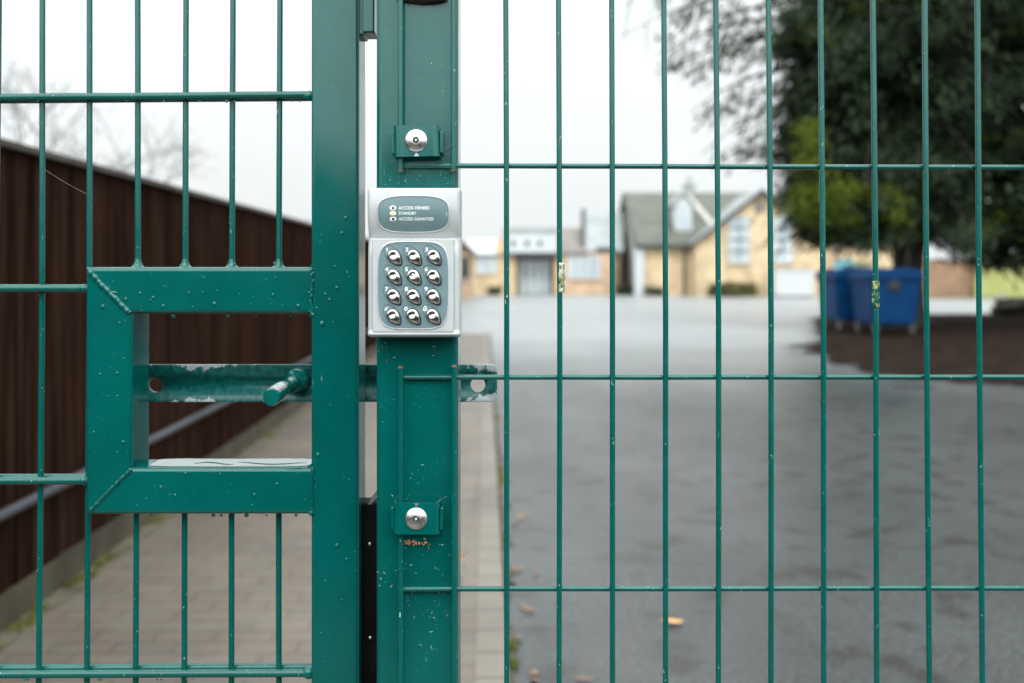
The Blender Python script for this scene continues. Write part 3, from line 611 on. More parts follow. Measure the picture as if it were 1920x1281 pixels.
# ---------------------------------------------------------------- keypad
KY = .917; s = KY / F
KC = Vector((PX(775, KY), .951, PZ(493, KY)))
key = thing('keypad', 'pale grey metal access keypad with twelve metal keys and a status display', 'keypad', KC)
def sm(a, b_, x):
    t = max(0, min(1, (x - a) / (b_ - a))); return t * t * (3 - 2 * t)
def kdepth(px, py):
    # upper hood bulges forward then falls back to a step
    if py < 449: base = .9180 + .0062 * ((py - 388) / 57.0) ** 2 * (1.5 if py > 388 else .75)
    else: base = .9245
    y = base
    inpl = sm(695.5, 698.5, px) * (1 - sm(849.5, 852.5, px)) * sm(447.6, 449.6, py) * (1 - sm(622, 627, py))
    if py >= 446:
        y = .9245 - .0 * inpl
        y = y + (.9190 - y) * inpl
        side = .9215 + .003 * (1 - sm(447, 480, py)); y = min(y, y + (side - y) * (1 - inpl))
        lip = sm(619, 628, py); y = y + (.9188 - y) * lip
    # rounded outer edges
    ex = min(px - 687, 863 - px); e = max(0, 1 - ex / 9.0); y += .0075 * (1 - math.sqrt(max(0, 1 - e * e)))
    ey = min(py - 351.5, 1e9); e = max(0, 1 - ey / 7.0); y += .004 * (1 - math.sqrt(max(0, 1 - e * e)))
    ey = 634 - py; e = max(0, 1 - ey / 9.0); y += .009 * (1 - math.sqrt(max(0, 1 - e * e)))
    return y
def K3(px, py, off=0): return Vector(((px - CX) * s, kdepth(px, py) + off, EYE + (HY - py) * s))
kb = MB(); bm = kb.bm
xs = [687, 687.5, 688.5, 690, 692, 694, 695.5, 696.5, 697.5, 698.5, 701] + [701 + 4 * i for i in range(1, 37)] + [849.5, 850.5, 851.5, 852.5, 855, 857.5, 859.5, 861, 862.3, 863]
xs = sorted(set(xs)); ys = [351.5, 352, 353, 354.5, 356.5, 359] + [359 + 3.5 * i for i in range(1, 25)] + [445.9, 447, 447.7, 448.4, 449, 449.7, 451] + [451 + 5 * i for i in range(1, 34)] + [618, 620, 622, 623.5, 625, 626.5, 628, 629.5, 631, 632.2, 633.2, 633.8, 634]
ys = sorted(set(ys))
def rc(px, py):  # slightly rounded outline corners
    rr = 4
    for cx_, cy_, sx_, sy_ in ((687 + rr, 351.5 + rr, -1, -1), (863 - rr, 351.5 + rr, 1, -1), (687 + rr, 634 - rr, -1, 1), (863 - rr, 634 - rr, 1, 1)):
        dx, dy = (px - cx_) * sx_, (py - cy_) * sy_
        if dx > 0 and dy > 0:
            m_ = max(dx, dy); l = math.hypot(dx, dy); return cx_ + sx_ * dx * m_ / l, cy_ + sy_ * dy * m_ / l
    return px, py
gridv = []
for y in ys:
    row = []
    for x in xs:
        v = K3(x, y); qx, qy = rc(x, y); v.x = (qx - CX) * s; v.z = EYE + (HY - qy) * s; row.append(bm.verts.new(v))
    gridv.append(row)
for j in range(len(ys) - 1):
    for i in range(len(xs) - 1): bm.faces.new((gridv[j][i], gridv[j + 1][i], gridv[j + 1][i + 1], gridv[j][i + 1]))
loop = gridv[0][:] + [r[-1] for r in gridv[1:]] + gridv[-1][-2::-1] + [r[0] for r in gridv[-2:0:-1]]
back = [bm.verts.new((v.co.x, .9515, v.co.z)) for v in loop]
for i in range(len(loop)):
    j = (i + 1) % len(loop); bm.faces.new((loop[i], loop[j], back[j], back[i]))
bm.faces.new(back)
kb.build('housing', m_body, key, angle=50)
def superel(cx_, cy_, a, b_, n, N=96, grow=0):
    pts = []
    for i in range(N):
        t = 2 * math.pi * i / N; c_, s_ = math.cos(t), math.sin(t)
        pts.append((cx_ + math.copysign(abs(c_) ** (2 / n), c_) * (a + grow), cy_ + math.copysign(abs(s_) ** (2 / n), s_) * (b_ + grow)))
    return pts
def plate(cx_, cy_, a, b_, n, name):
    N = 96; bm_ = MB(); rings = []
    for k in range(13):
        f = 1 - k / 12.0
        if f == 0: rings.append([bm_.bm.verts.new(K3(cx_, cy_, -.0003))] ); continue
        rings.append([bm_.bm.verts.new(K3(x, y, -.0003)) for x, y in superel(cx_, cy_, a * f, b_ * f, n, N)])
    for A, B in zip(rings, rings[1:]):
        for i in range(N):
            if len(B) == 1: bm_.bm.faces.new((A[i], A[(i + 1) % N], B[0]))
            else: bm_.bm.faces.new((A[i], A[(i + 1) % N], B[(i + 1) % N], B[i]))
    o = bm_.build(name, m_plate, key)
    rm = MB(); loops = []
    for gr, off in ((3.2, .0003), (2.0, -.0008), (1.1, -.0010), (0, -.0002)):
        loops.append([rm.bm.verts.new(K3(x, y, off)) for x, y in superel(cx_, cy_, a, b_, n, N, gr)])
    for A, B in zip(loops, loops[1:]):
        for i in range(N): rm.bm.faces.new((A[i], A[(i + 1) % N], B[(i + 1) % N], B[i]))
    rm.build('rim', m_body, o)
    gr_ = MB(); top = [K3(x, y, -.00045) for x, y in superel(cx_, cy_, a, b_, n, N, -.3)]
    return o
disp = plate(774.5, 401.5, 66, 32.8, 3.4, 'display_panel')
kpl = plate(774, 535.5, 65.3, 80.8, 4.6, 'key_panel')
def text(txt, px, py, h, parent, name='lettering', xs_=1.28, m=m_print, bold=.014, align='LEFT', shear=0):
    cu = bpy.data.curves.new(name, 'FONT'); cu.body = txt; cu.size = 1; cu.align_x = align; cu.align_y = 'CENTER'; cu.offset = bold; cu.extrude = .02; cu.shear = shear
    cu.space_character = 1.02
    o = bpy.data.objects.new(name, cu); C.objects.link(o); bpy.context.view_layer.update()
    me = bpy.data.meshes.new_from_object(o.evaluated_get(bpy.context.evaluated_depsgraph_get())); bpy.data.objects.remove(o)
    sc = h / .72 * s; off = wloc(parent)
    for v in me.vertices:
        x, y, z = v.co; qx = px + x * xs_ * sc / s; qy = py - y * sc / s
        base = K3(qx, qy, -.00042 - z * .002); v.co = base - off
    me.materials.clear(); me.materials.append(m)
    o = bpy.data.objects.new(name, me); C.objects.link(o); o.parent = parent; return o, me
def fit_text(txt, x0, x1, py, h, parent):
    o, me = text(txt, x0, py, h, parent, bold=.011)
    off = wloc(parent); mx = max(v.co.x for v in me.vertices) + off[0]; w = mx / s + CX - x0; k = (x1 - x0) / w
    for v in me.vertices: v.co.x = ((v.co.x + off[0]) / s + CX - x0) * k * s + (x0 - CX) * s - off[0]
    return o
for txt, x1, y in (('ACCESS DENIED', 805, 390.3), ('STANDBY', 780.5, 400.3), ('ACCESS GRANTED', 812.5, 410.8)): fit_text(txt, 747.5, x1, y, 5.6, disp)
def flat(pts, off, th, m, name, parent):
    b = MB(); A = [K3(x, y, off) for x, y in pts]; b.prism(A, (0, -th, 0)); return b.build(name, m, parent)
def ell(cx_, cy_, a, b_, N=28): return [(cx_ + a * math.cos(2 * math.pi * i / N), cy_ + b_ * math.sin(2 * math.pi * i / N)) for i in range(N)]
for (y, m) in ((389.9, m_lens), (400, m_amber), (410.6, m_line)):
    r_ = flat(ell(736.5, y, 6.2, 4.3), -.0003, .0003, m_print if m is not m_amber else m_amber, 'indicator_surround', disp)
    l_ = MB(); l_.lathe([(3.0 * s, 0), (2.5 * s, .0004), (0, .0007)], Matrix.Translation(K3(736.8, y, -.0006)) @ Matrix.Rotation(R(90), 4, 'X'), 18); l_.build('indicator_light', m, disp)
sc_ = MB(); sc_.tube([K3(836.3, 398, -.0004), K3(837.6, 400, -.0004), K3(837.6, 404, -.0004)], .00018, 6); sc_.build('scratch', m_print, disp)
ua = Vector((.62, .785)); va = Vector((.785, -.62))
kN = [['1', '2', '3'], ['4', '5', '6'], ['7', '8', '9'], ['x', '0', 'bell']]
for ri in range(4):
    for ci in range(3):
        kx_ = 740.6 + 37.15 * ci - .55 * ri; ky_ = 483.0 + 37.05 * ri
        N = 40
        def outl(sc, dx=0, dy=0):
            pts = []
            for i in range(N):
                a = 2 * math.pi * i / N; u = math.cos(a) * 16.2; w = math.sin(a) * 10.9 * (1 - .30 * math.cos(a) - .05 * math.cos(a) ** 2)
                p = ua * u * sc + va * w * sc; pts.append((kx_ + p.x + dx, ky_ + p.y + dy))
            return pts
        gk = MB(); A = [K3(x, y, -.0003) for x, y in outl(1.10, .6, .8)]; gk.prism(A, (0, -.0009, 0)); 
        kb = MB(); rings = []
        H = .0041
        prof = [(1.0, 0), (1.0, .30), (.985, .50), (.94, .68), (.86, .82), (.77, .89), (.68, .94), (.6, .965), (.52, .98), (.44, .99), (.36, .995), (.28, 1.0), (.2, 1.0), (.12, 1), (.05, 1), (0, 1.0)]
        dim = Vector((kx_, ky_)) - ua * 5.6
        for f, h in prof:
            pts = outl(f) if f > 0 else [(kx_, ky_)]
            rg = []
            for x, y in pts:
                q = Vector((x, y)) - dim; uu = q.dot(ua) / 4.6; vv = q.dot(va) / 6.2
                dd = .0011 * math.exp(-(uu * uu + vv * vv) * 1.1)
                if ri == 1 and ci == 1: dd -= .0016 * math.exp(-((uu - .15) ** 2 + vv * vv) * 14)
                tip = .0011 * sm(4, 16, (Vector((x, y)) - Vector((kx_, ky_))).dot(ua))
                z_ = K3(kx_, ky_, -.0006).y - H * h + (dd + tip) * min(1, h)
                rg.append(kb.bm.verts.new(((x - CX) * s, z_, EYE + (HY - y) * s)))
            rings.append(rg)
        # extra rings for the dimple
        for Aq, Bq in zip(rings, rings[1:]):
            for i in range(N):
                if len(Bq) == 1: kb.bm.faces.new((Aq[i], Aq[(i + 1) % N], Bq[0]))
                else: kb.bm.faces.new((Aq[i], Aq[(i + 1) % N], Bq[(i + 1) % N], Bq[i]))
        ko = kb.build('key', m_chrome, key, angle=80)
        gk.build('key_seal', m_dark, ko)
        ch = kN[ri][ci]; tx, ty = kx_ - 15.3, ky_ - 14.6
        if ch == 'bell':
            bb = MB(); bx, by = tx - 1.2, ty - .6
            pts = [(bx - 4, by + 3.2), (bx - 3.2, by + 1), (bx - 2.6, by - 2), (bx - 1, by - 4.2), (bx, by - 5.4), (bx + 1, by - 4.2), (bx + 2.6, by - 2), (bx + 3.2, by + 1), (bx + 4, by + 3.2), (bx - 4, by + 3.2)]
            bb.tube([K3(x, y, -.0004) for x, y in pts], .0003, 6)
            bb.tube([K3(bx - 3, by + .8, -.0004), K3(bx + 3, by + .8, -.0004)], .0002, 6); bb.tube([K3(bx, by - 4, -.0004), K3(bx, by + 3, -.0004)], .0002, 6)
            bb.tube([K3(bx - 1, by + 4.3, -.0004), K3(bx + 1, by + 4.3, -.0004)], .0003, 6); bb.build('lettering', m_print, kpl)
        elif ch == 'x':
            bb = MB(); bb.tube([K3(tx - 3.6, ty + 3.0, -.0004), K3(tx + 3.8, ty - 3.2, -.0004)], .0003, 6); bb.tube([K3(tx - 1.2, ty - 2.6, -.0004), K3(tx + 1.2, ty + 2.9, -.0004)], .0003, 6); bb.build('lettering', m_print, kpl)
        else: text(ch, tx, ty, 7.2, kpl, align='CENTER', xs_=1.25)
        ar = MB(); cc = Vector((kx_ - 5.9, ky_ - 5.6)); pts = []
        for i in range(25):
            a = R(82 + (278 - 82) * i / 24); p = cc + ua * 19.6 * math.cos(a) + va * 12.0 * math.sin(a); pts.append(K3(p.x, p.y, -.0003))
        ar.tube(pts, .00018, 6); ar.build('key_outline', m_line, kpl)

# ---------------------------------------------------------------- small debris
t1 = MB(); random.seed(4)
def strip(b, Y, pts):
    for i in range(len(pts) - 1):
        (x0, x1, y), (x2, x3, y2) = pts[i], pts[i + 1]
        b.quad(P(x0, y, Y), P(x1, y, Y - .0006), P(x3, y2, Y - .0006), P(x2, y2, Y))
# wrap around the wire
def wrap(pxc, y0, y1, flap, seed, m, label, name='tape_scrap'):
    b = MB(); bm_ = b.bm; rings = []
    n = 14; c0 = P(pxc, y0, YW); rw = .0028
    for j in range(15):
        t = j / 14; y = y0 + (y1 - y0) * t; c_ = P(pxc, y, YW); row = []
        for i in range(n + 1):
            a = R(-150 + 240 * i / n); e = noise.noise(Vector((i * .6, j * .5, seed)))
            rr = rw * (1.05 + .05 * e)
            p = c_ + Vector((math.cos(a - 1.2) * rr, math.sin(a - 1.2) * rr, e * .0004))
            row.append(bm_.verts.new(p))
        fl = flap(t)
        for q in (1, 2): row.append(bm_.verts.new(c_ + Vector((rw + fl * q / 2, -.0008 - .0006 * q, noise.noise(Vector((j * .9, q, seed))) * .0008))))
        rings.append(row)
    for A, B in zip(rings, rings[1:]):
        for i in range(len(A) - 1):
            if noise.noise(Vector((i * .8, rings.index(A) * .6, seed + 3))) > .42: continue
            bm_.faces.new((A[i], A[i + 1], B[i + 1], B[i]))
    for v in [v for v in bm_.verts if not v.link_faces]: bm_.verts.remove(v)
    o = b.build(name, m, loc=P(pxc, y1, YW)); md = o.modifiers.new('th', 'SOLIDIFY'); md.thickness = .00025
    return tag(o, label, 'tape')
wrap(1051, 493, 548, lambda t: .0022 * (.4 + math.sin(t * 9) ** 2 * .6), 2, m_tape, 'torn strip of pale clear tape peeling off a fence wire')
wrap(1641, 527, 576, lambda t: .0003, 8, m_tapey, 'yellowed tape remnant wrapped flat round a fence wire')
# leaf bits under the lower clamp
b = MB()
for k in range(26):
    c_ = P(random.uniform(758, 800), 1017 + random.gauss(0, 3.5), .9475); a = random.random() * 6.3
    u = Vector((math.cos(a), -.3 * random.random(), math.sin(a))) * random.uniform(.0008, .0024); w = Vector((-math.sin(a), .2, math.cos(a))) * random.uniform(.0004, .0012)
    b.prism([c_ - u, c_ + w, c_ + u, c_ - w], (0, -.0003, 0))
tag(b.build('leaf_debris', m_litter, loc=P(776, 1020, .9475)), 'orange leaf crumbs caught in a web below the lower clamp', 'debris')
b = MB(); c0 = P(868, 1042, .945)
for a in (10, 75, 140, 205, 275, 330):
    u = Vector((math.cos(R(a)), 0, math.sin(R(a)))) * .0028; w = Vector((-math.sin(R(a)), 0, math.cos(R(a)))) * .0008
    b.prism([c0, c0 + u * .5 + w, c0 + u, c0 + u * .5 - w], (0, -.0004, 0))
tag(b.build('seed_husk', m_litter, loc=c0), 'tiny orange star shaped husk stuck to the right edge of the post', 'debris')
b = MB()
for (x0, y0, x1, y1, Y0) in ((84, 318, 167, 366, 1.046), (824, 286, 846, 270, .942), (824, 290, 848, 284, .944), (752, 975, 838, 930, .944), (800, 1018, 805, 1030, .947), (806, 1016, 802, 1032, .947)):
    pts = []
    for i in range(9):
        t = i / 8; p = P(x0 + (x1 - x0) * t, y0 + (y1 - y0) * t, Y0); p.z -= .0012 * math.sin(math.pi * t); pts.append(p)
    b.tube(pts, .00010 if Y0 < 1 else .00014, 5)
wb = b.build('cobweb', m_web, loc=P(700, 700, .945)); tag(wb, 'thin cobweb threads strung between the wires and around the clamps', 'cobweb')
# dust and chips on the post (scattered grit)
b = MB(); random.seed(9)
for k in range(120):
    band = random.choice([(708, 748, 320, 350), (760, 845, 318, 345), (755, 845, 1020, 1085), (708, 748, 1060, 1110), (755, 848, 644, 700), (706, 740, 640, 700), (760, 845, 1105, 1160), (700, 856, 20, 1270)])
    x, y = random.uniform(*band[:2]), random.uniform(*band[2:])
    if 350 < y < 636: continue
    r = random.uniform(.00015, .0005); c_ = P(x, y, .9519); a = random.random() * 3; l = random.choice([1, 1, 1, 2, 3.5])
    u = Vector((math.cos(a), 0, math.sin(a))) * r * l; w = Vector((-math.sin(a), 0, math.cos(a))) * r * .6
    b.prism([c_ - u, c_ + w, c_ + u, c_ - w], (0, -.0002, 0))
gr = b.build('grit', m_print if False else mat('pale_grit', (0.35, 0.52, 0.47), (0.6, 0.62, 0.55), rough=.7, scale=300), post); gr['kind'] = 'stuff'
# black fibrous clump at the top of the post
b = MB(); cN = P(793, -4, .947)
for k in range(700):
    a = random.gauss(0, 1); x = 793 + random.gauss(0, 17); 
    c_ = P(max(748, min(838, x)), -4 + random.gauss(0, 4), .949); dv = Vector((random.gauss(0, .4), random.gauss(0, .25) - .1, -abs(random.gauss(.4, .5)))).normalized() * random.uniform(.001, .0045)
    b.tube([c_, c_ + dv * .6, c_ + dv + Vector((random.gauss(0, .0004), 0, 0))], [.00028, .0002, .00006], 4, caps=False)
b.blob(cN + Vector((0, .0015, .001)), (.024, .005, .0062), 3, amp=.5, freq=3)
tag(b.build('fibre_clump', m_fluff, loc=cN + Vector((0, 0, .012))), 'black fibrous clump wedged behind the wires at the top of the post', 'debris')
# ---------------------------------------------------------------- board fence along the path (left)
def fpt(Y, z, out=0): return Vector((fx(Y) + out, Y, z))
bf = thing('board_fence', 'dark brown close board fence running back along the block path', 'fence', (fx(20), 20, 0))
b = MB(); random.seed(2); Y = .4; i = 0
while Y < 46:
    w = .125 * random.uniform(.94, 1.05); o_ = .003 * (i % 2) + random.uniform(-.0015, .0015); zt = 1.68 + random.uniform(-.006, .006)
    p = [fpt(Y, .13, o_), fpt(Y + w - .002, .13, o_ - .002), fpt(Y + w - .002, zt, o_ - .002), fpt(Y, zt, o_)]
    b.prism(p, (-.018, 0, 0)); Y += w; i += 1
b.build('board_panel', m_wood, bf, smooth=False)
b = MB(); b.prism([fpt(.4, 1.675, .035), fpt(.4, 1.70, .03), fpt(.4, 1.705, -.05), fpt(.4, 1.675, -.05)], (SL * 45.6, 45.6, 0)); b.build('capping_rail', m_cap, bf)
b = MB(); b.prism([fpt(.4, 0, .028), fpt(.4, .135, .022), fpt(.4, .135, -.02), fpt(.4, 0, -.02)], (SL * 45.6, 45.6, 0)); b.build('gravel_board', m_gravelb, bf)
b = MB(); b.tube([fpt(Y, .425, .035) for Y in (.4, 4, 10, 20, 32, 46)], .019, 10); b.build('conduit', m_pipe, bf)

# moss and weeds in the joints, as stuff
random.seed(31)
def tufts(name, spots, m, n, hgt=.02, label=None, cat='moss'):
    V = []; Fc = []
    for (x, y, r, z0) in spots:
        for k in range(n):
            a = random.random() * 6.3; q = r * random.random() ** .6; px_, py_ = x + math.cos(a) * q * .6, y + math.sin(a) * q * 1.3
            w = random.uniform(.002, .005); h = hgt * random.uniform(.4, 1.2); aa = random.random() * 6.3
            dx, dy = math.cos(aa) * w, math.sin(aa) * w; lx, ly = random.gauss(0, h * .5), random.gauss(0, h * .5); i0 = len(V)
            V += [(px_ - dx, py_ - dy, z0), (px_ + dx, py_ + dy, z0), (px_ + lx, py_ + ly, z0 + h)]; Fc.append((i0, i0 + 1, i0 + 2))
    o = raw(name, V, Fc, m); o['kind'] = 'stuff'; tag(o, label, cat); return o
sp_ = []
for Yk in (3.15, 3.3, 4.6, 5.9, 6.0, 6.15, 6.3, 8.5, 11):
    sp_.append((kx(Yk) + .015, Yk, random.uniform(.03, .07), 0))
tufts('kerb_moss', sp_, m_moss, 260, label='green moss growing in the gutter along the path edge')
sp_ = [(fx(Y_) + .04 + random.random() * .04, Y_, random.uniform(.02, .07), .02) for Y_ in (2.9, 3.1, 3.2, 3.45, 3.6, 3.9, 4.0, 4.15, 4.25, 4.9, 5.5, 6.3, 7.4)]
tufts('fence_moss', sp_, m_moss, 260, label='yellow green moss along the foot of the board fence')
# soil strip along the fence foot and in the gutter
b = MB(); pts = []
for k in range(140):
    Y_ = .5 + k * .14; pts.append((fx(Y_) + .10 + .05 * noise.noise(Vector((Y_ * 3, 0, 0))), Y_))
sheet('soil_strip', [(fx(.5) + .02, .5)] + pts + [(fx(19.9) + .02, 19.9)], .024, mat('mossy_soil', (0.055, 0.05, 0.026), (0.12, 0.11, 0.07), rough=.9, scale=9, detail=8))
pts = []
for k in range(140):
    Y_ = .5 + k * .14; pts.append((kx(Y_) + .025 + .05 * noise.noise(Vector((Y_ * 4, 5, 0))), Y_))
sheet('gutter_soil', [(kx(.5), .5)] + pts + [(kx(19.9), 19.9)], .004, mat('gutter_dirt', (0.035, 0.025, 0.018), (0.10, 0.075, 0.05), rough=.9, scale=12, detail=8))

# fallen leaves
def leaf_mesh(name, m):
    b = MB(); n = 9; L_ = .034
    row = []
    for i in range(n + 1):
        t = i / n; w = .018 * math.sin(math.pi * min(1, t * 1.02 + .02)) ** .7 * (1 + .18 * math.sin(t * 22)); x = (t - .5) * 2 * L_
        zc = .004 + .006 * (t - .5) ** 2 * 4
        row.append([b.bm.verts.new((x, -w, zc + .006 * (w / .018))), b.bm.verts.new((x, 0, zc)), b.bm.verts.new((x, w, zc + .004 * (w / .018)))])
    for A, B in zip(row, row[1:]):
        b.bm.faces.new((A[0], B[0], B[1], A[1])); b.bm.faces.new((A[1], B[1], B[2], A[2]))
    b.tube([(-L_, 0, .009), (-L_ - .012, .002, .005)], .0008, 5)
    o = b.build(name, m); md = o.modifiers.new('th', 'SOLIDIFY'); md.thickness = .0006; return o
lf = leaf_mesh('fallen_leaf', m_leaf1); random.seed(17)
spots = []
for k in range(22):
    Y_ = random.choice([random.uniform(3.0, 4.2), random.uniform(3.6, 5.2), random.uniform(5, 9)]); spots.append((kx(Y_) + abs(random.gauss(.05, .03)), Y_, .004))
for j, (x, y, z) in enumerate(spots):
    o = lf if j == 0 else lf.copy()
    if j: C.objects.link(o)
    o.location = (x, y, z); o.rotation_euler = (random.gauss(0, .15), random.gauss(0, .15), random.random() * 6.3); k = random.uniform(.55, 1.05); o.scale = (k, k, k)
    tag(o, 'small brown fallen leaf lying in the gutter beside the path', 'leaf', 'brown leaves in the gutter')
ly = leaf_mesh('fallen_leaf', m_leaf2); g0 = GY(1171); ly.location = (PX(1262, g0), g0, .004); ly.rotation_euler = (0, .1, .2); ly.scale = (1.15, 1.3, 1)
tag(ly, 'single bright orange yellow leaf lying on the open tarmac', 'leaf')
lm = lf.data
def extra_leaf(px, py, sc, lab, m=None):
    g = GY(py); o = lf.copy(); C.objects.link(o); o.location = (PX(px, g), g, .022 if px < 900 else .004); o.scale = (sc,) * 3; o.rotation_euler = (0, 0, px * .7)
    if 'group' in o: del o['group']
    tag(o, lab, 'leaf'); return o
extra_leaf(1095, 1279, .9, 'brown leaf cut by the bottom edge of the photo on the tarmac')
extra_leaf(128, 1105, .8, 'reddish brown leaf by the foot of the board fence')
extra_leaf(493, 975, .6, 'small pale leaf in the middle of the block path')
extra_leaf(1805, 870, .7, 'lone brown leaf on the tarmac at the far right')

# ---------------------------------------------------------------- wheeled bins
def bin_(x0, Y0, label, ang=0):
    t = thing('wheeled_bin', label, 'bin', (x0 + .53, Y0 + .65, 0), 'blue wheeled bins')
    W, D, z0, z1 = 1.04, 1.30, .20, 1.12
    b = MB(); A = []; 
    def ring(ins, z): return [Vector((x0 + ins, Y0 + ins, z)), Vector((x0 + W - ins, Y0 + ins, z)), Vector((x0 + W - ins, Y0 + D - ins, z)), Vector((x0 + ins, Y0 + D - ins, z))]
    def hull(ra, rb, bev=.05):
        q = bmesh.new(); a = [q.verts.new(v) for v in ra]; c_ = [q.verts.new(v) for v in rb]
        q.faces.new(a[::-1]); q.faces.new(c_)
        for i in range(4): q.faces.new((a[i], a[(i + 1) % 4], c_[(i + 1) % 4], c_[i]))
        bmesh.ops.bevel(q, geom=list(q.edges), offset=bev, segments=3, affect='EDGES'); return q
    b._merge(hull(ring(.11, z0), ring(.03, z1), .06)); b.build('bin_body', m_blue, t)
    b = MB(); b._merge(hull(ring(-.01, z1 - .04), ring(-.01, z1 + .03), .015))
    for i in range(5): b.box((x0 + .12 + i * .2, Y0 + .0, .75), (x0 + .15 + i * .2, Y0 + .04, 1.09), bev=.01) if False else None
    b.build('rim', m_blue, t)
    # domed lid, hinge at right
    b = MB(); pts = []
    for i in range(11):
        a = math.pi * i / 10; pts.append(Vector((x0 + W / 2 - math.cos(a) * (W / 2 - .005), Y0 - .01, z1 + .028 + .16 * math.sin(a) ** .6)))
    b.prism(pts, (0, D + .02, 0), bev=.012); b.build('lid', m_blue, t)
    b = MB(); b.lathe([(0, .012), (.10, .012), (.115, .006), (.115, 0)], Matrix.Translation((x0 + W * .46, Y0 + .045, .96)) @ Matrix.Rotation(R(90), 4, 'X'), 24); b.build('round_port', m_dark, t)
    b = MB(); b.tube([(x0 - .02, Y0 + .25, 1.06), (x0 - .06, Y0 + .27, 1.06), (x0 - .06, Y0 + 1.0, 1.06), (x0 - .02, Y0 + 1.02, 1.06)], .015, 8); b.build('handle', m_blue, t)
    for (dx, dy) in ((.17, .17), (W - .17, .17), (.17, D - .17), (W - .17, D - .17)):
        w = MB(); c_ = Vector((x0 + dx, Y0 + dy, .09)); w.tube([c_ - Vector((.022, 0, 0)), c_ + Vector((.022, 0, 0))], .088, 22); wo_ = w.build('wheel', m_tyre, t)
        f = MB(); f.tube([c_ - Vector((.03, 0, 0)), c_ + Vector((.03, 0, 0))], .045, 16)
        f.box(c_ + Vector((-.04, -.03, .0)), c_ + Vector((-.031, .03, .14)), bev=.003); f.box(c_ + Vector((.031, -.03, .0)), c_ + Vector((.04, .03, .14)), bev=.003); f.build('castor_fork', m_wheelr, wo_)
    return t
bin_(6.80, 18.9, 'nearer blue wheeled bin with a domed lid and a round black port')
bin_(6.62, 20.45, 'blue wheeled bin standing half hidden behind the nearer one')
b = MB(); c_ = Vector((6.98, 20.9, 1.37)); b.blob(c_, (.22, .2, .12), 3, amp=.6, sub=3); tag(b.build('carrier_bag', m_bag1, loc=c_ - Vector((0, 0, .1))), 'crumpled pale blue bag lying on the bin lid', 'bag')
b = MB(); c_ = Vector((7.28, 20.85, 1.36)); b.blob(c_, (.2, .2, .10), 8, amp=.6, sub=3); tag(b.build('carrier_bag', m_bag2, loc=c_ - Vector((0, 0, .1))), 'crumpled cream bag lying beside the pale blue one on the bin lid', 'bag')
# stump and stone at the far right
b = MB(); b.blob((14.1, 27.5, .18), (.85, .5, .30), 4, amp=.5, sub=3); tag(b.build('tree_stump', m_bark, loc=(14.1, 27.5, 0)), 'low dark stump at the right edge of the leaf litter', 'stump')
b = MB(); b.blob((13.9, 28.3, .42), (.2, .2, .18), 6, amp=.3, sub=3); b.blob((13.9, 28.3, .15), (.24, .22, .2), 9, amp=.3, sub=3); tag(b.build('stone', m_galv if False else m_render, loc=(13.9, 28.3, 0)), 'pale rounded stone beside the dark stump', 'stone')

# ---------------------------------------------------------------- school buildings
def window(par, x0, x1, z0, z1, Y, nx, nz, m=m_pane, fr=m_white, axis='y', t=.07):
    f = MB(); 
    f.box((x0, Y - .03, z0), (x1, Y + .03, z0 + t)); f.box((x0, Y - .03, z1 - t), (x1, Y + .03, z1)); f.box((x0, Y - .028, z0 + t), (x0 + t, Y + .028, z1 - t)); f.box((x1 - t, Y - .028, z0 + t), (x1, Y + .028, z1 - t))
    for i in range(1, nx): x = x0 + (x1 - x0) * i / nx; pass
    for j in range(1, nz): z = z0 + (z1 - z0) * j / nz; pass
    w = f.build('window', fr, par, smooth=False); g = MB()
    for i in range(1, nx): x = x0 + (x1 - x0) * i / nx; g.box((x - .02, Y - .024, z0 + t), (x + .02, Y + .004, z1 - t))
    for j in range(1, nz): z = z0 + (z1 - z0) * j / nz; g.box((x0 + t, Y - .026, z - .035), (x1 - t, Y + .003, z + .035))
    g.build('glazing_bars', m_slate, w, smooth=False)
    MB().box((x0 + .01, Y + .005, z0 + .01), (x1 - .01, Y + .012, z1 - .01)).build('pane', m, w, smooth=False)
    MB().box((x0 - .06, Y - .09, z0 - .07), (x1 + .06, Y + .02, z0 - .002)).build('sill', m_render, w, smooth=False)
    return w
def wallbox(par, x0, x1, Y0, Y1, z1, m, name='wall'): return MB().box((x0, Y0, 0), (x1, Y1, z1)).build(name, m, par, smooth=False)

# main hall (ridge across the view) with a projecting front gable
hall = thing('school_hall', 'buff brick school hall with slate roof, front gable and two tall white windows', 'building', (11, 50, 0))
hx0, hx1 = 6.43, 19.5
b = MB(); b.prism([(hx0, 50, 0), (hx0, 50, 2.6), (hx0, 55, 5.4), (hx0, 60, 2.6), (hx0, 60, 0)], (hx1 - hx0, 0, 0)); b.build('wall', m_ybrick, hall, smooth=False)
b = MB(); b.prism([(hx0 - .02, 50.3, 0), (hx0 - .02, 50.3, 2.5), (hx0 - .02, 55, 5.2), (hx0 - .02, 59.6, 2.5), (hx0 - .02, 59.6, 0)], (-.03, 0, 0)); b.build('rendered_end', m_render, hall, smooth=False)
b = MB(); th = Vector((0, 0, .14))
rf = [(hx0 - .25, 49.7, 2.46), (hx0 - .25, 55, 5.43), (hx0 - .25, 60.3, 2.46), (hx0 - .25, 60.3, 2.60), (hx0 - .25, 55, 5.58), (hx0 - .25, 49.7, 2.60)]
b.prism(rf, (hx1 - hx0 + .5, 0, 0)); roof = b.build('roof', m_slate, hall, smooth=False)
b = MB(); b.prism([(hx0 - .28, 49.65, 2.36), (hx0 - .28, 55, 5.36), (hx0 - .28, 60.35, 2.36), (hx0 - .28, 60.35, 2.62), (hx0 - .28, 55, 5.61), (hx0 - .28, 49.65, 2.62)], (-.06, 0, 0)); b.build('verge_board', m_verge, roof, smooth=False)
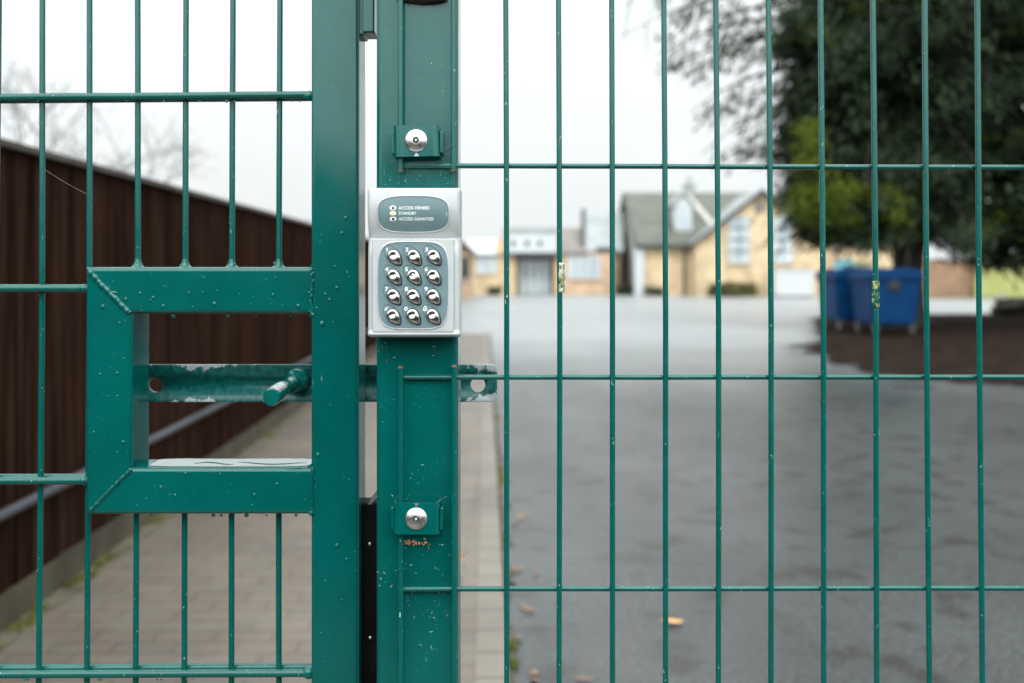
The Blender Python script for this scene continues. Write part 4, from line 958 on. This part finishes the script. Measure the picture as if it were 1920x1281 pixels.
b = MB(); b.box((hx0 - .2, 49.56, 2.38), (9.0, 49.69, 2.50)); b.build('gutter', m_verge, roof, smooth=False)
ax_, az_ = PX(1428, 48.9), PZ(358, 48.9); gl, gr_ = PX(1300, 48.9), 2 * PX(1428, 48.9) - PX(1300, 48.9); ez = PZ(457, 48.9)
b = MB(); b.prism([(gl + .15, 49, 0), (gr_ - .15, 49, 0), (gr_ - .15, 49, ez), (ax_, 49, az_ - .12), (gl + .15, 49, ez)], (0, 3, 0)); b.build('gable_wall', m_ybrick, hall, smooth=False)
b = MB(); b.prism([(gl, 48.75, ez - .08), (ax_, 48.75, az_ - .08), (gr_, 48.75, ez - .08), (gr_, 48.75, ez + .07), (ax_, 48.75, az_ + .06), (gl, 48.75, ez + .07)], (0, 6.2, 0)); groof = b.build('gable_roof', m_slatel, hall, smooth=False)
b = MB(); b.prism([(gl - .05, 48.72, ez - .14), (ax_, 48.72, az_ - .14), (gr_ + .05, 48.72, ez - .14), (gr_ + .05, 48.72, ez + .05), (ax_, 48.72, az_ + .09), (gl - .05, 48.72, ez + .05)], (0, -.05, 0)); b.build('verge_board', m_verge, groof, smooth=False)
for (a, c_) in ((1366, 1406), (1449, 1486)): window(hall, PX(a, 48.95), PX(c_, 48.95), PZ(492, 48.95), PZ(406, 48.95), 48.95, 2, 4)
b = MB(); b.box((PX(1416, 48.9), 48.93, PZ(398, 48.9)), (PX(1432, 48.9), 49.02, PZ(378, 48.9)), bev=.03); b.build('air_vent', m_tile, hall)
b = MB(); b.tube([(PX(1284, 49.8), 49.85, 0), (PX(1284, 49.8), 49.85, 2.4)], .07, 8); b.build('drainpipe', m_verge, hall)
b = MB(); b.box((PX(1190, 49.85), 49.75, 0), (PX(1207, 49.85), 49.985, 2.45)); b.build('corner_pilaster', m_white, hall, smooth=False)
dz0, dz1 = PZ(442, 51.2), PZ(385, 51.2); dx0, dx1 = PX(1264, 51.2), PX(1296, 51.2); dm = (dx0 + dx1) / 2
b = MB(); b.prism([(dx0, 51, dz0 - .2), (dx1, 51, dz0 - .2), (dx1, 51, dz1), (dm, 51, dz1 + .5), (dx0, 51, dz1)], (0, 2.6, 0)); dor = b.build('dormer', m_white, hall, smooth=False)
b = MB(); b.prism([(dx0 - .15, 50.9, dz1 - .05), (dm, 50.9, dz1 + .55), (dx1 + .15, 50.9, dz1 - .05), (dx1 + .15, 50.9, dz1 + .05), (dm, 50.9, dz1 + .66), (dx0 - .15, 50.9, dz1 + .05)], (0, 3.2, 0)); b.build('dormer_roof', m_slatel, dor, smooth=False)
MB().box((dx0 + .12, 50.97, dz0), (dx1 - .12, 50.995, dz1 - .05)).build('pane', m_pane, dor, smooth=False)
def onroof(px, py):     # point on the front slope seen at this pixel
    # plane z = 2.6 + (Y-49.7)*k
    k = (5.58 - 2.6) / 5.3; t = (2.6 - 49.7 * k - EYE) / ((HY - py) / F - k); return Vector(((px - CX) / F * t, t, EYE + (HY - py) / F * t))
b = MB(); b.tube([onroof(1291, 372) + Vector((0, 0, .05)), onroof(1338, 428) + Vector((0, 0, .05))], .16, 6); b.build('valley_flashing', m_render, roof)
b = MB(); cq = Vector((PX(1292, 55), 55, 5.3)); b.box(cq + Vector((-.28, -.28, 0)), cq + Vector((.28, .28, .62)), bev=.02); b.box(cq + Vector((-.34, -.34, .6)), cq + Vector((.34, .34, .72)), bev=.02)
b.lathe([(.11, .72), (.09, 1.1), (.12, 1.12), (0, 1.12)], Matrix.Translation(cq), 12); b.build('chimney', m_slatel, roof)

# annex to the right, low with flat roof
an = thing('flat_roofed_annex', 'low buff annex with flat roof to the right of the hall behind the tree', 'building', (18, 49.6, 0))
wallbox(an, gr_ - .1, PX(1722, 49.6), 49.3, 56, PZ(463, 49.3), m_ybrick)
MB().box((gr_ - .2, 49.1, PZ(463, 49.3)), (PX(1722, 49.6) + .2, 56.1, PZ(455, 49.3))).build('roof', m_slatel, an, smooth=False)
b = MB(); b.tube([(PX(1568, 49.2), 49.2, 0), (PX(1568, 49.2), 49.2, 2.5)], .06, 8); b.build('drainpipe', m_tile, an)
MB().prism([(PX(1555, 51), 51, 2.6), (PX(1600, 51), 51, 2.6), (PX(1592, 51), 51, 3.35), (PX(1562, 51), 51, 3.35)], (0, 1.5, 0)).build('roof_light', m_white, an, smooth=False)

# entrance block left of the hall
en = thing('entrance_block', 'orange brick entrance block with grey double doors and white fascia', 'building', (2.5, 52, 0))
YE = 52.0; X = lambda p: PX(p, YE); ZE = lambda p: PZ(p, YE)
wallbox(en, X(884), X(968), YE, 60, ZE(477), m_ybrick)
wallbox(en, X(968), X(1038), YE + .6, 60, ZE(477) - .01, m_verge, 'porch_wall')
wallbox(en, X(1038), X(1150), YE, 60, ZE(475), m_obrick)
b = MB(); b.prism([(X(940), YE - .2, ZE(476)), (X(940), YE - .2, ZE(476) + .1), (X(940), 57, PZ(427, 57)), (X(940), 62, ZE(476))], (X(1100) - X(940), 0, 0)); b.build('roof', m_tile, en, smooth=False)
fa = MB(); fa.box((X(951), YE - .55, ZE(474)), (X(1043), YE + .8, ZE(441))); fa = fa.build('fascia_box', m_white, en, smooth=False)
for p in (962, 988, 1012): MB().box((X(p) - .10, YE - .57, ZE(462)), (X(p) + .10, YE - .545, ZE(452))).build('vent', m_verge, fa, smooth=False)
MB().box((X(963), YE - .1, ZE(440)), (X(1045), YE + 2, ZE(428))).build('upper_fascia', m_slatel, en, smooth=False)
MB().box((X(960), YE - .5, ZE(482)), (X(1046), YE + .6, ZE(474) - .003)).build('canopy_edge', m_verge, en, smooth=False)
for (a, c_) in ((974, 987), (988.5, 1003), (1004.5, 1018), (1019.5, 1032)):
    dd = MB(); dd.box((X(a), YE + .50, .03), (X(c_), YE + .56, ZE(486))); dd = dd.build('door', m_grey, en, smooth=False)
    MB().box((X(a) + .07, YE + .48, ZE(525)), (X(c_) - .07, YE + .495, ZE(494))).build('pane', m_pane, dd, smooth=False)
    MB().box((X(c_) - .06, YE + .44, ZE(524)), (X(c_) - .01, YE + .497, ZE(502))).build('handle', m_verge, dd, smooth=False)
window(en, X(893), X(931), ZE(512), ZE(480), YE - .02, 2, 1)
window(en, X(1065), X(1126), ZE(521), ZE(479), YE - .02, 4, 1)
MB().box((X(930), YE - .25, ZE(476)), (X(946), YE + 1, ZE(450))).build('chimney_stack', m_ybrick, en, smooth=False)
b = MB(); b.prism([(X(880), YE - .3, ZE(478)), (X(930), YE - .3, ZE(478)), (X(930), YE + 2.5, PZ(452, YE + 2.5)), (X(874), YE + 2.5, PZ(452, YE + 2.5))], (0, 0, .08)); b.build('side_roof', m_white, en, smooth=False)
# slated wing between entrance and hall
wg = thing('slated_wing', 'small wing with steep pale slate roof between the entrance and the hall', 'building', (5, 53, 0))
wallbox(wg, X(1100), X(1166), 53.2, 60, 2.2, m_obrick)
b = MB(); b.prism([(X(1096), 52.6, ZE(472)), (X(1096), 52.6, ZE(470) + .02), (X(1106), 56, PZ(396, 56)), (X(1106), 59, ZE(472))], (X(1172) - X(1096), 0, 0)); wr = b.build('roof', m_slatel, wg, smooth=False)
b = MB(); b.tube([(X(1094), 52.5, ZE(471)), (X(1104), 56, PZ(394, 56))], .13, 6); b.build('verge_board', m_verge, wr)
b = MB(); b.box((X(1120), 52.3, ZE(473)), (X(1152), 52.6, ZE(464))); b.build('gutter_box', m_verge, wr, smooth=False)
# small hut at far left
ht = thing('brick_hut', 'small brown brick hut with dark pitched roof left of the entrance block', 'building', (-2.4, 45, 0))
YH = 45
wallbox(ht, PX(800, YH), PX(882, YH), YH, YH + 4, PZ(470, YH), m_obrick)
b = MB(); b.prism([(PX(792, YH), YH - .2, PZ(476, YH)), (PX(866, YH), YH - .2, PZ(452, YH)), (PX(897, YH), YH - .2, PZ(478, YH)), (PX(866, YH), YH - .2, PZ(461, YH))], (0, 4.4, 0)); b.build('roof', m_verge, ht, smooth=False)
b = MB(); b.prism([(PX(800, YH), YH, PZ(474, YH)), (PX(866, YH), YH, PZ(459, YH)), (PX(882, YH), YH, PZ(474, YH))], (0, 4, 0)); b.build('gable', mat('ochre_brick', (.55, .33, .1), rough=.8), ht, smooth=False)
window(ht, PX(864, YH), PX(880, YH), PZ(522, YH), PZ(480, YH), YH - .02, 2, 4, m=m_dpane, fr=m_verge)
# garden wall, algae covered fence, white container, planting
gw_ = thing('brick_wall', 'low brown brick boundary wall beyond the tree', 'wall', (21, 46.5, 0))
MB().box((PX(1700, 46.5), 46.4, 0), (PX(1829, 46.5), 46.62, PZ(489, 46.5))).build('brickwork', m_rbrick, gw_, smooth=False)
MB().box((PX(1700, 46.5), 46.36, PZ(489, 46.5)), (PX(1829, 46.5), 46.66, PZ(486.5, 46.5))).build('coping', m_tile, gw_, smooth=False)
lf_ = thing('board_fence', 'yellow green algae covered board fence at the far right', 'fence', (23, 46, 0))
b = MB(); x = PX(1829.5, 46); i = 0
while x < 32: b.box((x, 45.98 + .02 * (i % 2), .05), (x + .14, 46.0 + .02 * (i % 2), PZ(481, 46) + random.uniform(-.01, .01))); x += .142; i += 1
b.build('board_panel', m_lime, lf_, smooth=False)
for x in (PX(1831, 46), PX(1905, 46), PX(1980, 46), PX(2060, 46)): MB().box((x - .05, 46.03, 0), (x + .05, 46.13, PZ(479, 46))).build('fence_post', m_lime, lf_, smooth=False)
wc = thing('storage_container', 'white rectangular storage container standing against the hall gable', 'container', (PX(1490, 47), 47.6, 0))
MB().box((PX(1454, 47), 47, .06), (PX(1526, 47), 48.3, PZ(507, 47)), bev=.04).build('container_body', mat('gloss_white_paint', (.50, .51, .52), rough=.35), wc)
MB().box((PX(1452, 47), 46.95, PZ(507, 47)), (PX(1528, 47), 48.35, PZ(504.5, 47)), bev=.02).build('container_lid', m_white, wc)
for x in (1462, 1518): MB().box((PX(x, 47) - .06, 47.1, 0), (PX(x, 47) + .06, 48.2, .058)).build('skid', m_dark, wc)

def leaf_cloud(name, samples, m, size, par=None, droop=0, seed=1, flat=.6, axis=None, slim=.28):
    """many small leaf-shaped faces; samples = list of (centre, clump radius, count)"""
    rnd = random.Random(seed); V = []; Fc = []
    for (c_, rad_, n) in samples:
        ax2 = Vector((rnd.gauss(0, 1), rnd.gauss(0, 1), rnd.gauss(0, .3))).normalized()
        for k in range(n):
            p = Vector((rnd.gauss(0, 1), rnd.gauss(0, 1), rnd.gauss(0, flat))) * rad_ * .5
            if droop: p.z -= abs(p.dot(ax2)) * droop
            p += Vector(c_); d_ = (Vector((rnd.gauss(0, 1), rnd.gauss(0, 1), rnd.gauss(-droop, .6)))).normalized(); L_ = size * rnd.uniform(.6, 1.4)
            if axis is not None:
                o_ = (p - axis); o_.z = 0; o_ = o_.normalized() if o_.length > .01 else Vector((1, 0, 0)); d_ = (o_ * .8 + Vector((0, 0, -.75)) + d_ * .55).normalized()
            w = d_.cross(Vector((rnd.gauss(0, 1), rnd.gauss(0, 1), rnd.gauss(0, 1)))).normalized() * L_ * slim; i0 = len(V)
            V += [p - d_ * L_ * .5, p + w, p + d_ * L_ * .5, p - w]; Fc.append((i0, i0 + 1, i0 + 2, i0 + 3))
    return raw(name, V, Fc, m, par)
def shrub(name, label, cat, x0, x1, Y0, Y1, z1, m, n=160, size=.07, cnt=45, stems=5):
    t = thing(name, label, cat, ((x0 + x1) / 2, (Y0 + Y1) / 2, 0)); rnd = random.Random(int(x0 * 100)); S = []
    for k in range(n): S.append(((rnd.uniform(x0, x1), rnd.uniform(Y0, Y1), rnd.uniform(.08, z1 * .93)), .22, cnt))
    leaf_cloud('foliage', S, m, size, t, seed=int(x1 * 10))
    b = MB()
    for k in range(stems):
        x = x0 + (x1 - x0) * (k + .5) / stems; b.tube([(x, (Y0 + Y1) / 2, 0), (x + .05, (Y0 + Y1) / 2, z1 * .8)], .025, 6)
    b.build('stems', m_bark, t); return t
shrub('hedge', 'low clipped olive hedge along the foot of the hall gable', 'hedge', PX(1330, 47.5), PX(1417, 47.5), 47.2, 48, PZ(530, 47.5), m_hedge)
shrub('shrub', 'small dark shrub left of the double doors', 'shrub', PX(915, 51), PX(936, 51), 51, 51.5, .42, m_hedgeb, n=30)
shrub('shrub', 'low dark planting under the hall eaves by the white pilaster', 'shrub', PX(1212, 49), PX(1246, 49), 49, 49.6, .42, m_hedgeb, n=40)
shrub('shrub', 'dark shrub in front of the pale end wall of the hall', 'shrub', PX(1158, 51), PX(1186, 51), 50.5, 51.4, .62, m_hedgeb, n=40)

# ---------------------------------------------------------------- big evergreen behind the bins
tree = thing('cedar_tree', 'huge dark evergreen with drooping branches towering behind the blue bins', 'tree', (9.0, 22.6, 0))
T0 = Vector((9.0, 22.6, 0)); random.seed(77)
b = MB(); b.tube([T0 + Vector((0, 0, -.05)), T0 + Vector((.02, 0, .35)), T0 + Vector((-.02, 0, 1.2)), T0 + Vector((.05, 0, 2.4)), T0 + Vector((.1, .1, 5)), T0 + Vector((0, 0, 9)), T0 + Vector((.2, 0, 14))], [.52, .36, .33, .40, .34, .22, .05], 14); b.build('trunk', m_bark, tree)
lm = MB(); SD = []; SY = []
def limb(z0, ang, Lh, rise, drop_, dens=1.0, yl=0.0, cnt=34, rad_=.34, lowcut=1.75):
    dx, dy = math.cos(ang), math.sin(ang); pts = []; n = 9
    for i in range(n + 1):
        t = i / n; z = z0 + rise * math.sin(t * math.pi * .55) - drop_ * t ** 2.2
        pts.append(T0 + Vector((dx * Lh * t, dy * Lh * t, z)) + Vector((noise.noise(Vector((t * 3, z0, ang))) * .25, noise.noise(Vector((t * 3, ang, z0))) * .25, 0)))
    lm.tube(pts, [max(.012, .13 * (1 - i / n) ** 1.1) for i in range(n + 1)], 6)
    for i in range(2, n + 1):
        for k in range(int(5 * dens)):
            base = pts[i].lerp(pts[i - 1], random.random()); lat = random.gauss(0, .55) * (1.2 - .5 * i / n); hang = abs(random.gauss(0, .45))
            c_ = base + Vector((-dy * lat, dx * lat, -hang))
            if c_.z < lowcut: c_.z = lowcut + random.random() * .3
            (SY if random.random() < yl else SD).append((c_, rad_, cnt))
            if k == 0: lm.tube([base, (base + c_) / 2 + Vector((0, 0, .08)), c_], [.02, .014, .006], 4, caps=False)
for k in range(170):
    z0 = 2.5 + 9.5 * (k / 170.0) + random.uniform(-.2, .2); ang = random.random() * 6.283; Lh = (3.3 if z0 < 6 else 3.5 - (z0 - 6) * .32) * random.uniform(.72, 1.1)
    if math.cos(ang) > .2: Lh *= 1.5                                    # the crown is wider to the right
    limb(z0, ang, Lh, random.uniform(.3, .9), random.uniform(1.0, 2.2), 1.15, yl=.0)
# long open sprays reaching out to the left, sky showing through
for (z0, ang, Lh, rise, dr_) in ((6.3, 3.25, 6.0, 1.2, 1.5), (7.4, 3.05, 6.4, .9, 1.6), (7.9, 3.3, 6.7, .6, 1.5), (5.6, 3.1, 4.9, .9, 1.6), (5.0, 3.35, 4.9, .8, 2.0), (8.8, 3.1, 6.4, .6, 1.9), (4.6, 2.95, 4.5, .6, 1.4), (9.5, 3.2, 6.0, .6, 2.2), (6.9, 3.5, 5.6, .8, 1.6), (6.6, 2.9, 5.8, .5, 1.1)):
    limb(z0, ang, Lh, rise, dr_, 1.0, cnt=40, rad_=.36)
# dense lower left skirt with bright young leaves
def fill(n, lst, xr, yr, zr, rad_, cnt, test=None):
    k = 0
    while k < n:
        p = Vector((random.uniform(*xr), random.uniform(*yr), random.uniform(*zr)))
        if test and not test(p): continue
        lst.append((p, rad_, cnt)); k += 1
edge = lambda z: 6.05 - .25 * math.sin(z * 1.7) + .18 * math.sin(z * 4.1)
fill(900, SD, (6.2, 19), (20.6, 25), (2.2, 8.8), .5, 34, lambda p: p.x > edge(p.z) and p.z > 2.15 + .25 * math.sin(p.x * 1.9) + (.35 if p.x < 8 else 0))
fill(700, SD, (8.0, 19), (20.6, 26), (1.9, 4.6), .5, 36, lambda p: not (8.3 < p.x < 10.6 and p.z < 2.35))
fill(110, SY, (5.8, 8.4), (20.5, 22.2), (1.95, 3.2), .34, 44, lambda p: p.x > edge(p.z) - .1 and noise.noise(p * 1.1) > .0 and p.z > 1.95 + .3 * abs(math.sin(p.x * 2.3)))
fill(130, SY, (5.7, 7.8), (20.0, 20.8), (1.95, 3.0), .28, 40, lambda p: p.x > edge(p.z) - .25 and noise.noise(p * 1.6) > .05 and p.z > 2.0 + (p.x - 6) * .12)
fill(26, SY, (5.85, 6.4), (20.0, 20.8), (3.2, 4.4), .24, 30)
fill(800, SD, (7.6, 20), (23.5, 27), (2.4, 9.5), .6, 34)
fill(420, SD, (10.6, 19), (20.8, 26), (1.45, 2.6), .4, 36)
fill(26, SY, (6.3, 8.6), (20.2, 21.4), (6, 7.6), .34, 40, lambda p: noise.noise(p * .9) > 0)
fill(26, SY, (8.6, 14), (20.2, 21.2), (1.9, 2.5), .25, 34)
fill(30, SY, (9, 14), (20.0, 20.6), (3, 7.4), .3, 26, lambda p: noise.noise(p * .9) > .1)
lm.build('limbs', m_bark, tree)
def keep(c_):       # the yard side of the crown stays high: only thin sprays reach out over the yard
    px = CX + c_.x / c_.y * F; py = HY - (c_.z - EYE) / c_.y * F; j = noise.noise(c_ * 2.0) * 22
    if 1640 < px < 1790: return py < 425 + j * .8 + abs(px - 1712) * .35
    if 1475 < px < 1640 and noise.noise(c_ * 1.1 + Vector((3, 1, 0))) < -.30: return False
    if px > 1482 + j + max(0, py - 370) * .42: return py < 450 + j * .5 + max(0, px - 1600) * .3
    if px < 1475 and (noise.noise(c_ * 1.35) < -.16 or random.random() < .15): return False
    if px > 1345 + j: return py < 285 + j + (px - 1345) * .1
    return py < 285 - (1345 - px) * 1.7 + j and px > 1240
SD = [(q[0], q[1], q[2] if q[0].x / q[0].y * F + CX > 1475 else 20) for q in SD if keep(q[0])]; SY = [q for q in SY if keep(q[0])]
leaf_cloud('crown', SD, m_leafd, .19, tree, droop=.7, seed=5, axis=T0, slim=.15)
leaf_cloud('young_foliage', SY, m_leafy, .085, tree, droop=.2, seed=6)['label'] = 'bright yellow green leaves at the lower left of the crown'

# ---------------------------------------------------------------- bare trees far behind the board fence
def bare(name, label, base, H, seed, spread=.5, rr=.14):
    t = thing(name, label, 'tree', base); rnd = random.Random(seed); b = MB(); bt = MB()
    def grow(p, d_, L_, r, lv):
        q = p + d_ * L_; mid = (p + q) / 2 + Vector((rnd.gauss(0, .05), rnd.gauss(0, .05), rnd.gauss(0, .04))) * L_
        (b if lv < 2 else bt).tube([p, mid, q], [r, r * .82, r * .66], 6 if lv < 2 else 3, caps=False)
        if lv >= 6: return
        for k in range(3 if lv < 5 else 2):
            nd = (d_ + Vector((rnd.gauss(0, spread), rnd.gauss(0, spread), rnd.gauss(.06, spread * .6)))).normalized(); grow(q, nd, L_ * rnd.uniform(.62, .84), max(.008, r * .62), lv + 1)
    grow(Vector(base), Vector((0, 0, 1)), H * .28, rr, 0)
    b.build('trunk', m_twig, t); bt.build('crown', m_twig, t); return t
bare('bare_tree', 'faint leafless tree showing above the board fence at the left edge', (-22.6, 45, 0), 11.5, 4, .5, .18)
bare('bare_tree', 'second leafless tree beside the first, nearer the middle of the fence', (-19.2, 47, 0), 9.8, 9, .55, .15)
bare('bare_tree', 'small leafless tree just beside the gate post above the end of the fence', (-12.4, 62, 0), 5.2, 6, .5, .10)
# unseen hedge, added behind the camera to darken reflections and block low light
hb = thing('added_hedge', 'unseen dark hedge added behind the camera to darken reflections in the glossy paint', 'hedge', (0, -2.0, 0))
b = MB(); random.seed(8)
for k in range(40): b.blob((-8 + k * .40, -2.0 + random.gauss(0, .06), .80), (.42, .34, .86 + random.random() * .08), k, amp=.35, sub=3)
b.build('foliage', m_hedgeb, hb)
